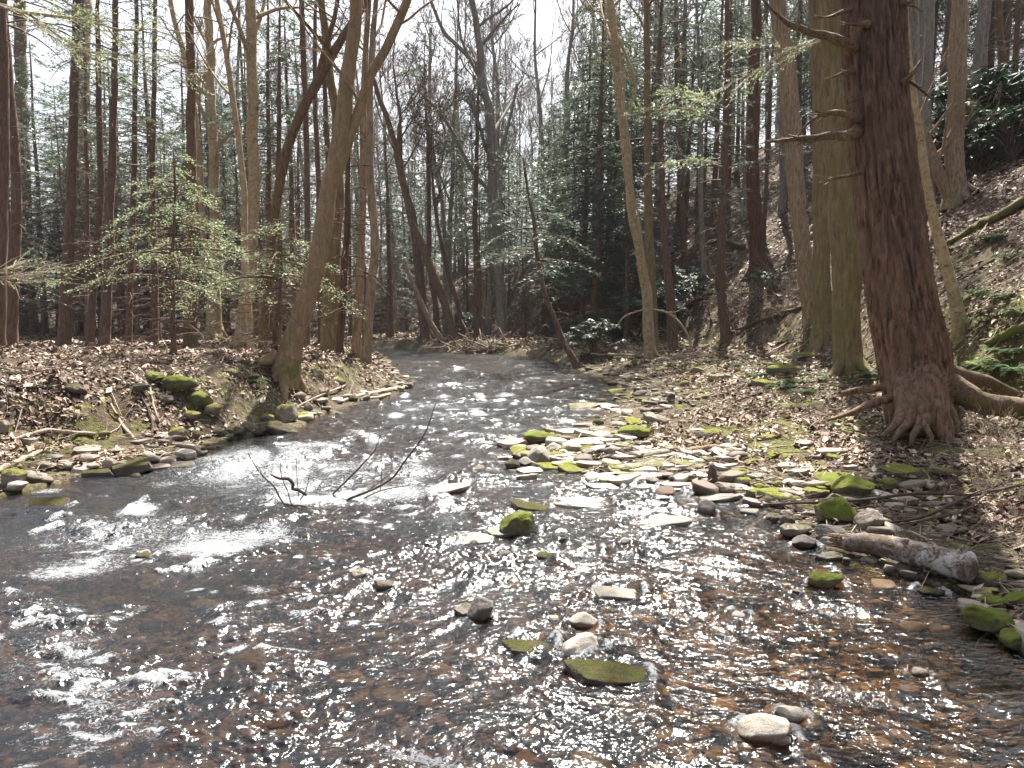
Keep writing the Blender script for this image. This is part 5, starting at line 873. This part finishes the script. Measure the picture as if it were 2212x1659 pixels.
wood('driftwood_branch', [(240, 885, 5), (270, 927, 7), (307, 962, 6), (312, 985, 4), (306, 1000, 3)], 'wood_bleached', "crooked bleached stick running down the left shore to the water", 'branch')
wood('driftwood_branch', [(373, 960, 8), (416, 965, 10), (438, 983, 6)], 'wood_bleached', "pale stub of driftwood dipping into the water at the left shore", 'branch')
wood('driftwood_branch', [(200, 1010, 3), (270, 990, 4), (330, 978, 4), (395, 992, 3)], 'wood_bleached', "thin pale stick across the left shore cobbles", 'branch')
wood('driftwood_branch', [(300, 850, 4), (330, 920, 6), (322, 945, 6)], 'wood_dark', "dark stick leaning down the mossy left bank", 'branch')
wood('driftwood_branch', [(325, 845, 4), (333, 885, 5), (345, 922, 3)], 'wood_bleached', "pale stick standing against the mossy left bank", 'branch')
wood('driftwood_branch', [(735, 866, 7), (790, 850, 9), (840, 842, 9), (872, 836, 7)], 'wood_bleached', "pale driftwood log at the tip of the left bank point", 'log')
wood('driftwood_branch', [(780, 862, 5), (820, 855, 7), (842, 852, 5)], 'wood_bleached', "short pale plank of driftwood below the tip log", 'log')
wood('driftwood_branch', [(640, 880, 3), (690, 862, 4), (745, 832, 4)], 'wood_bleached', "thin pale stick sloping over the stones of the left bank point", 'branch')
wood('driftwood_branch', [(775, 752, 10), (800, 765, 8), (815, 775, 5)], 'wood_bleached', "broken white stub below the pair of grey trunks", 'branch')
# branches lodged in the rapids
def lodged(name, lines, label, Ys, seed):
    m = MB(); base = None
    for pl, Y in zip(lines, Ys):
        q = np.array([np.append(P(x, y, Y + dy), max(.0022, w / F * Y / 2)) for x, y, w, dy in pl])
        if base is None: base = q[0, :3].copy()
        q[:, :3] -= base; q = crom(q, .05); m.tube(q[:, :3], q[:, 3], 6)
    o = m.build(name, M['wood_dark']); o.location = base; tag(o, label, 'branch'); return o
Yr = G(750, 1088)[1]
lodged('snagged_branch', [[(740, 1092, 5, 0), (754, 1078, 6, 0), (810, 1055, 6, .1), (850, 1030, 5, .2), (870, 1002, 4.5, .2), (893, 972, 4, .2), (920, 932, 3, .2), (941, 871, 2, .2)], [(700, 1100, 2, 0), (719, 1097, 3, 0), (770, 1084, 3.5, .1), (822, 1060, 3, .2), (885, 1048, 2, .3)], [(790, 1064, 3.5, .1), (822, 1040, 2.5, .2), (850, 1018, 1.6, .2)], [(822, 1060, 2, .2), (824, 1030, 1.5, .2), (826, 990, 1, .2)]], "long dark curved twig arching up out of the rapids", [Yr] * 4, 1)
lodged('snagged_branch', [[(700, 1085, 2, 0), (716, 1070, 4, 0), (759, 1028, 4, 0), (784, 1002, 3.5, 0), (810, 972, 2.5, 0), (822, 939, 1.6, 0)]], "shorter straight dark twig slanting up beside the long curved one", [G(712, 1080)[1]], 2)
lodged('snagged_branch', [[(670, 1098, 3, 0), (651, 1092, 3.5, 0), (613, 1088, 4, 0), (595, 1055, 4, 0), (575, 1035, 3.5, 0), (557, 1015, 3, 0), (535, 978, 2, 0)], [(640, 1094, 3, 0), (629, 1088, 3, 0), (622, 1062, 2.5, 0), (608, 1030, 2, 0), (606, 1000, 1.5, 0)], [(585, 1025, 4, 0), (605, 1034, 6, 0), (623, 1034, 8, 0), (633, 1046, 8, 0), (632, 1056, 7, 0), (645, 1058, 7, 0), (662, 1070, 5, 0)], [(648, 1080, 3, 0), (660, 1062, 2, 0), (668, 1030, 1.5, 0)], [(645, 1072, 2, 0), (642, 1040, 1.6, 0), (640, 990, 1, 0)]], "tangled dark branch caught in the white water with upright twigs", [G(640, 1098)[1]] * 5, 3)
# brush and branches, right shore
RW = [([(1650, 1090, 5, .08), (1740, 1086, 6, .12), (1831, 1083, 6, .12), (1920, 1072, 7, .15), (1990, 1066, 7, .15), (2060, 1068, 5, .15), (2150, 1070, 4, .12)], 'wood_dark', "long thin dark branch lying level across the mossy boulders", 2),
      ([(1920, 1130, 6, .05), (1985, 1118, 7, .1), (2045, 1095, 8, .18), (2110, 1068, 7, .2), (2170, 1055, 6, .2), (2225, 1045, 5, .2)], 'wood_dark', "dark forking branch rising right from beside the half-mossy boulder", 6),
      ([(1925, 1136, 4, .03), (2000, 1124, 5, .1), (2080, 1104, 5, .18), (2125, 1070, 5, .2), (2160, 1040, 3, .25)], 'wood_dark', "thinner dark branch running under the forking one", 5),
      ([(1765, 1020, 3), (1811, 1002, 5), (1870, 998, 5), (1927, 990, 6), (1975, 997, 5), (2025, 1013, 5), (2060, 1030, 4), (2096, 1046, 3)], 'wood_bleached', "long arched pale stick on the leaves left below the huge tree", 2),
      ([(1800, 1012, 3), (1850, 1006, 3), (1900, 1010, 4), (1980, 1030, 3)], 'wood_bleached', "thin pale stick just under the long arched one", 1),
      ([(1925, 1152, 6), (1960, 1144, 7), (2008, 1168, 6), (2040, 1192, 5), (2060, 1206, 3)], 'wood_bleached', "bent pale stick above the white birch log", 1),
      ([(1208, 992, 2.5), (1260, 992, 3.5), (1336, 987, 3)], 'wood_dark', "thin stick lying over water and stones of the upper gravel bar", 1),
      ([(1364, 990, 2.5), (1375, 1012, 3.5), (1400, 1020, 4), (1450, 1014, 4), (1513, 1015, 4)], 'wood_dark', "dark bent stick along the lower edge of the upper gravel bar", 5),
      ([(1397, 947, 4), (1452, 954, 6), (1500, 947, 5), (1545, 942, 3)], 'wood_bleached', "pale curved stick behind the yellow mossy stone", 1),
      ([(1290, 878, 4), (1325, 884, 5), (1361, 888, 3)], 'wood_bleached', "short pale stick on the mossy slabs at the far end of the bar", 0),
      ([(1500, 1000, 4), (1570, 990, 6), (1640, 975, 5), (1700, 962, 3)], 'wood_bleached', "pale stick slanting over stones right of the short log", 2),
      ([(1560, 1000, 4), (1600, 1008, 5), (1650, 1018, 5), (1690, 1035, 3)], 'wood_bleached', "pale stick crossing behind the grey-green slab", 2),
      ([(1655, 1060, 6), (1700, 1045, 8), (1745, 1030, 5)], 'wood_dark', "stubby dark stick behind the long mossy slab", 0),
      ([(1580, 870, 3), (1640, 852, 5), (1710, 835, 6), (1790, 842, 5)], 'wood_dark', "dark root-like stick on the right bank below the mossy pair", 1),
      ([(1640, 748, 3), (1680, 742, 5), (1760, 738, 4)], 'wood_dark', "straight dark stick left of the mossy pair's foot", 0),
      ([(1590, 715, 5), (1650, 692, 8), (1730, 668, 7)], 'log_moss', "narrow fallen log slanting up behind the hollow-footed grey tree", 0),
      ([(1485, 665, 8), (1520, 640, 11), (1560, 612, 9)], 'log_moss', "mossy fallen log beside the rhododendrons", 1),
      ([(2040, 532, 12), (2100, 495, 17), (2160, 462, 20), (2240, 418, 21)], 'log_moss', "long dark fallen log slanting up the slope at the right edge", 0),
      ([(2130, 745, 10), (2170, 728, 22), (2235, 702, 26)], 'log_moss', "thick mossy log end at the right edge above the roots", 0),
      ([(1510, 540, 6), (1550, 520, 12), (1605, 530, 12)], 'log_moss', "dark log lying behind the broken stump on the hill", 0),
      ([(1200, 700, 4), (1240, 690, 6), (1290, 672, 6)], 'wood_bleached', "fallen log up the slope behind the leaning young hemlock", 0),
      ([(1240, 726, 4), (1280, 705, 7), (1330, 682, 6)], 'wood_dark', "dark fallen log behind the front rhododendron", 0),
      ([(1255, 768, 6), (1300, 762, 7), (1350, 752, 5)], 'wood_dark', "dark stick pile log at the right water edge by the leaning hemlock", 3),
      ([(1275, 778, 4), (1330, 775, 5), (1400, 768, 4)], 'wood_bleached', "pale stick running to the foot of the flaky leaning trunk", 4),
      ([(1410, 778, 7), (1432, 776, 10), (1450, 778, 5)], 'wood_bleached', "pale broken root end at the foot of the flaky trunk", 2),
      ([(1600, 800, 3), (1640, 775, 4), (1700, 742, 3)], 'wood_bleached', "thin pale stick sloping up the mossy bank", 1),
      ([(1800, 905, 3), (1850, 880, 5), (1910, 872, 3)], 'wood_bleached', "pale twig beside the left root of the huge tree", 0),
      ([(1960, 450, 3), (1985, 505, 5), (2000, 540, 3)], 'wood_dark', "dark stick against the slope right of the huge trunk", 0),
      ([(2045, 700, 3), (2100, 680, 5), (2170, 668, 4)], 'wood_bleached', "pale stick on the slope right of the slim leaning trunk", 1),
      ([(2025, 640, 3), (2065, 610, 5), (2150, 560, 6)], 'wood_dark', "dark stick halfway up the right slope", 0)]
for i, (pl, mat, lab, fk) in enumerate(RW): wood('fallen_branch' if 'log' not in lab else 'fallen_log', pl, mat, lab, 'log' if 'log' in lab.split('above')[0] else 'branch', forks=fk, seed=i, flen=.45 if pl[0][1] > 950 else 1.0)
for i, (pl, lab) in enumerate([([(700, 590, 3), (760, 540, 2.5), (820, 525, 2), (880, 530, 1.5)], "")][:0]): pass
# looping vine roots beside the flaky leaning trunk
Yv = hit(1410, 772)[1]
def vine(name, lines, mat, label, Y, cat):
    m = MB(); base = None
    for pl in lines:
        q = np.array([np.append(P(x, y, Y + dy), max(.002, w / F * Y / 2)) for x, y, w, dy in [(a + (0,))[:4] for a in pl]])
        if base is None: base = q[0, :3].copy()
        q[:, :3] -= base; q = crom(q, .08); m.tube(q[:, :3], q[:, 3], 6)
    o = m.build(name, M[mat]); o.location = base; tag(o, label, cat)
vine('grape_vine', [[(1440, 776, 5), (1415, 760, 5), (1410, 700, 5), (1404, 660, 4.5), (1395, 600, 4.5), (1388, 530, 4), (1378, 460, 4), (1366, 400, 4), (1362, 330, 4), (1350, 240, 4), (1345, 150, 4), (1330, 60, 4)]], 'wood_bleached', "pale vine climbing the flaky leaning trunk", Yv - .25, 'vine')
vine('looping_branch', [[(1492, 758, 5), (1488, 730, 5), (1466, 695, 5), (1440, 675, 4.5), (1408, 668, 4)], [(1440, 675, 3), (1465, 672, 3), (1480, 655, 2.5)], [(1408, 668, 3.5), (1430, 672, 3), (1462, 684, 2)], [(1335, 700, 3), (1352, 682, 4), (1392, 668, 3.5)]], 'wood_bleached', "pale looping branch arching beside the flaky trunk's foot", Yv - .1, 'branch')
# root tangle at the creek bend
def tangle():
    rng = np.random.default_rng(8); X, Y, z = hit(1050, 762); o = empty('root_tangle', (X, Y, 0)); tag(o, "dark upturned root tangle at the bend of the far bank", 'roots'); m = MB()
    for k in range(90):
        p = np.array([rng.uniform(-1.6, 1.8), rng.uniform(-.3, .7), rng.uniform(0, .55)]); d = rng.standard_normal(3) * [1, .5, .5]; d /= np.linalg.norm(d); L = rng.uniform(.3, 1.1)
        m.tube(np.array([p, p + d * L * .5 + rng.standard_normal(3) * .1, p + d * L]), [.03, .025, .01], 4)
    m.build('root_mass', M['bark_grey'], o); m = MB()
    V, f = rockshape(3, 77); m.add(V * [2.8, 1.0, .8] + [0.2, .5, .15], f); m.build('soil_clump', M['rock_dark'], o)
tangle()
# stump on the hill
T('tree_stump', pxl((1528, 610, 24), (1527, 590, 22), (1524, 572, 18), (1520, 552, 10)), M['bark_olive'], 2, None, None, 1, 1, 1, "broken mossy stump beside the rhododendrons on the hillside", 'stump', seed=61, ext=False, dead=0)

# ------------------------------------------------------------------ shrubs, ferns, rhododendrons
def proto_rhodo(seed, R=.9, n=26):
    rng = np.random.default_rng(seed); root = empty('rhododendron', (0, 0, 0)); ms = MB(); ml = MB()
    for k in range(n):
        an = rng.uniform(0, 6.28); rr = R * rng.uniform(.2, 1); h = rng.uniform(.35, 1.1) * R * 1.1; tip = np.array([math.cos(an) * rr, math.sin(an) * rr, h]); s = np.linspace(0, 1, 6)[:, None]
        ms.tube(tip * s * [1, 1, 0] + np.array([0, 0, 1.]) * h * np.sqrt(s) + rng.standard_normal((6, 3)) * .02, np.linspace(.014, .006, 6), 4)
        for q in range(rng.integers(2, 5)):
            c0 = tip + rng.standard_normal(3) * [.12, .12, .1] * (q > 0); w = 10; a = np.arange(w) * 6.283 / w + rng.random(); dd = np.stack([np.cos(a), np.sin(a), rng.uniform(-.9, .15, w)], 1)
            nr = np.array([0, 0, 1.]) + rng.standard_normal((w, 3)) * .2; L = rng.uniform(.13, .22, w); ml.leaves(np.repeat(c0[None], w, 0) + dd * .01, dd, nr, L, L * .33, -.03)
    kid(ms.build('stem', M['bark_dark'], root), root); kid(ml.build('foliage', M['rhodo'], root), root); return root
def proto_fern(seed, n=11, L=.42):
    rng = np.random.default_rng(seed); root = MB()
    for k in range(n):
        an = k * 6.283 / n + rng.uniform(-.2, .2); l = L * rng.uniform(.7, 1.15); s = np.linspace(0, 1, 18); up = rng.uniform(.5, .9); x = l * s * .95; z = l * (up * s - (up + .05) * s * s) + .02
        d = np.array([math.cos(an), math.sin(an)]); pts = np.column_stack([x * d[0], x * d[1], z]); root.tube(pts, .002 * (1.2 - s), 3, cap=False); pe = np.array([-d[1], d[0], 0])
        for sg in (1, -1):
            w = .16 * l * np.sin(np.clip(s * 1.08, 0, 1) * 3.0) ** .7 + .004; dd = sg * pe + np.append(d, 0) * .35; root.leaves(pts[1:], np.repeat(dd[None], 17, 0) + rng.standard_normal((17, 3)) * .06, np.repeat([[0, 0, 1.]], 17, 0), w[1:] * 1.1, .034 * l / .4)
    o = root.build('fern', M['fern']); return o
def proto_shrub(seed, n=10, L=.8):
    rng = np.random.default_rng(seed); m = MB()
    for k in range(n):
        an = rng.uniform(0, 6.28); limb(m, np.zeros(3), np.array([math.cos(an) * .8, math.sin(an) * .8, rng.uniform(.4, 1.2)]), L * rng.uniform(.5, 1.1), .006, 2, rng, .0, 4, .55, .0016, .13)
    return m.build('bare_shrub', M['wood_bleached'])
RP = [proto_rhodo(s) for s in (1, 2, 3)]; FP = [proto_fern(s) for s in (1, 2, 3)]; SP = [proto_shrub(s) for s in (1, 2, 3)]
def place_many(protos, spots, cat, group, labels):
    done = set()
    for i, (x, y, s) in enumerate(spots):
        k = protos[i % len(protos)]; o = k if k.name not in done else copy_tree(k); done.add(k.name); X, Y, z = hit(x, y); o.location = (X, Y, z - .02); o.rotation_euler = (0, 0, i * 1.7); o.scale = (s, s, s); tag(o, labels(i, x, y), cat, group)
rsp = [(1285, 772, 1.25), (1325, 735, .9), (1255, 742, .8), (1375, 700, 1.7), (1430, 705, 1.7), (1470, 680, 1.6), (1345, 690, 1.3), (1500, 650, 1.2), (1405, 665, 1.4), (2090, 330, 2.2), (2150, 335, 2.2), (2030, 345, 2.0), (2200, 300, 1.8), (2120, 290, 2.0), (1660, 640, 1.0), (975, 728, 1.7), (1000, 726, 1.5), (2010, 400, 1.5), (2060, 290, 1.8), (2110, 380, 1.6), (2185, 350, 1.6)]
rsp = [(x, y, q * (.78 if x < 1900 else 1)) for x, y, q in rsp]
def rlab(i, x, y):
    if i == 0: return "front rhododendron with drooping leaves at the right water edge"
    L = [q for q in rsp[1:] if (q[0] > 1900) == (x > 1900) and (q[0] < 1100) == (x < 1100)]; L.sort(); k = L.index(rsp[i]) + 1; w = "high on the right slope" if x > 1900 else ("on the far bank behind the leaning trunks" if x < 1100 else "below the hillside behind the flaky trunk")
    return f"glossy green rhododendron {w}, {ORD[k]} from left"
place_many(RP, rsp, 'shrub', 'rhododendrons on the slopes', rlab)
fsp = [(2068, 800, 1.0), (1685, 838, 1.0), (1720, 830, 1.1), (1755, 815, 1.1), (1790, 820, 1.0), (1860, 790, 1.2), (1875, 812, 1.1), (2110, 812, 1.0), (2150, 800, 1.2), (2190, 815, 1.2), (2175, 770, 1.1), (1640, 812, .9), (1600, 790, .9), (1660, 790, 1), (545, 835, .8), (1500, 770, .9), (1530, 782, .9), (2120, 700, 1.0), (2160, 650, 1.1), (2190, 560, 1.2), (2100, 640, 1.0), (1460, 788, .9), (1735, 850, .8), (1575, 775, .9), (1620, 770, .8), (1640, 660, 1.3), (1600, 640, 1.3), (1580, 690, 1.1), (1700, 740, 1), (2205, 690, 1.1), (2140, 520, 1.2), (2050, 760, .9)]
def flab(i, x, y):
    if i == 0: return "single bright green fern on the root of the huge tree"
    if i == 14: return "small green fern on the left bank beside the forked leaning tree"
    reg = 'right' if x > 2000 else ('mid' if x > 1690 else 'left'); L = sorted(q for j, q in enumerate(fsp) if j not in (0, 14) and ('right' if q[0] > 2000 else ('mid' if q[0] > 1690 else 'left')) == reg); k = L.index(fsp[i]) + 1
    return f"green fern {dict(right='on the slope right of the huge tree', mid='around the feet of the mossy pair', left='on the mossy bank left of the mossy pair')[reg]}, {ORD[k]} from left"
place_many(FP, fsp, 'fern', 'ferns on the right bank', flab)
ssp = [(2150, 1070, .6), (2200, 1010, .8), (2150, 960, .6), (2190, 1180, .6), (1640, 700, 1.4), (1690, 690, 1.5), (1610, 660, 1.5), (420, 735, 1.5), (470, 745, 1.2), (700, 850, .7), (350, 735, 1.3), (1700, 640, 1.6), (560, 770, .8), (1380, 770, .9), (660, 740, 1), (110, 720, 1.5)]
def slab_(i, x, y):
    reg = 0 if x < 900 else (1 if x < 1900 else 2); L = sorted(q for q in ssp if (0 if q[0] < 900 else (1 if q[0] < 1900 else 2)) == reg); return f"leafless twiggy shrub {['on the left bank', 'at the foot of the hill', 'on the leaves at the right edge'][reg]}, {ORD[L.index(ssp[i]) + 1]} from left"
place_many(SP, ssp, 'shrub', 'leafless shrubs', slab_)

# ------------------------------------------------------------------ air
def haze():
    m = bpy.data.materials.new('haze'); m.use_nodes = True; t = m.node_tree; t.nodes.clear(); o = t.nodes.new("ShaderNodeOutputMaterial"); v = t.nodes.new("ShaderNodeVolumePrincipled")
    v.inputs["Density"].default_value = 0.0003; v.inputs["Color"].default_value = (0.85, 0.92, 1.0, 1); v.inputs["Anisotropy"].default_value = 0.0; t.links.new(v.outputs[0], o.inputs[1])
    b = MB(); x0, x1, y0, y1, z0, z1 = -300, 300, -30, 290, -2, 48
    V = [(x, y, z) for z in (z0, z1) for y in (y0, y1) for x in (x0, x1)]; b.add(V, [[0, 2, 3, 1], [4, 5, 7, 6], [0, 1, 5, 4], [2, 6, 7, 3], [0, 4, 6, 2], [1, 3, 7, 5]])
    tag(b.build('haze', m, smooth=False), "thin pale air between the far trees", 'haze', kind='stuff')
haze()
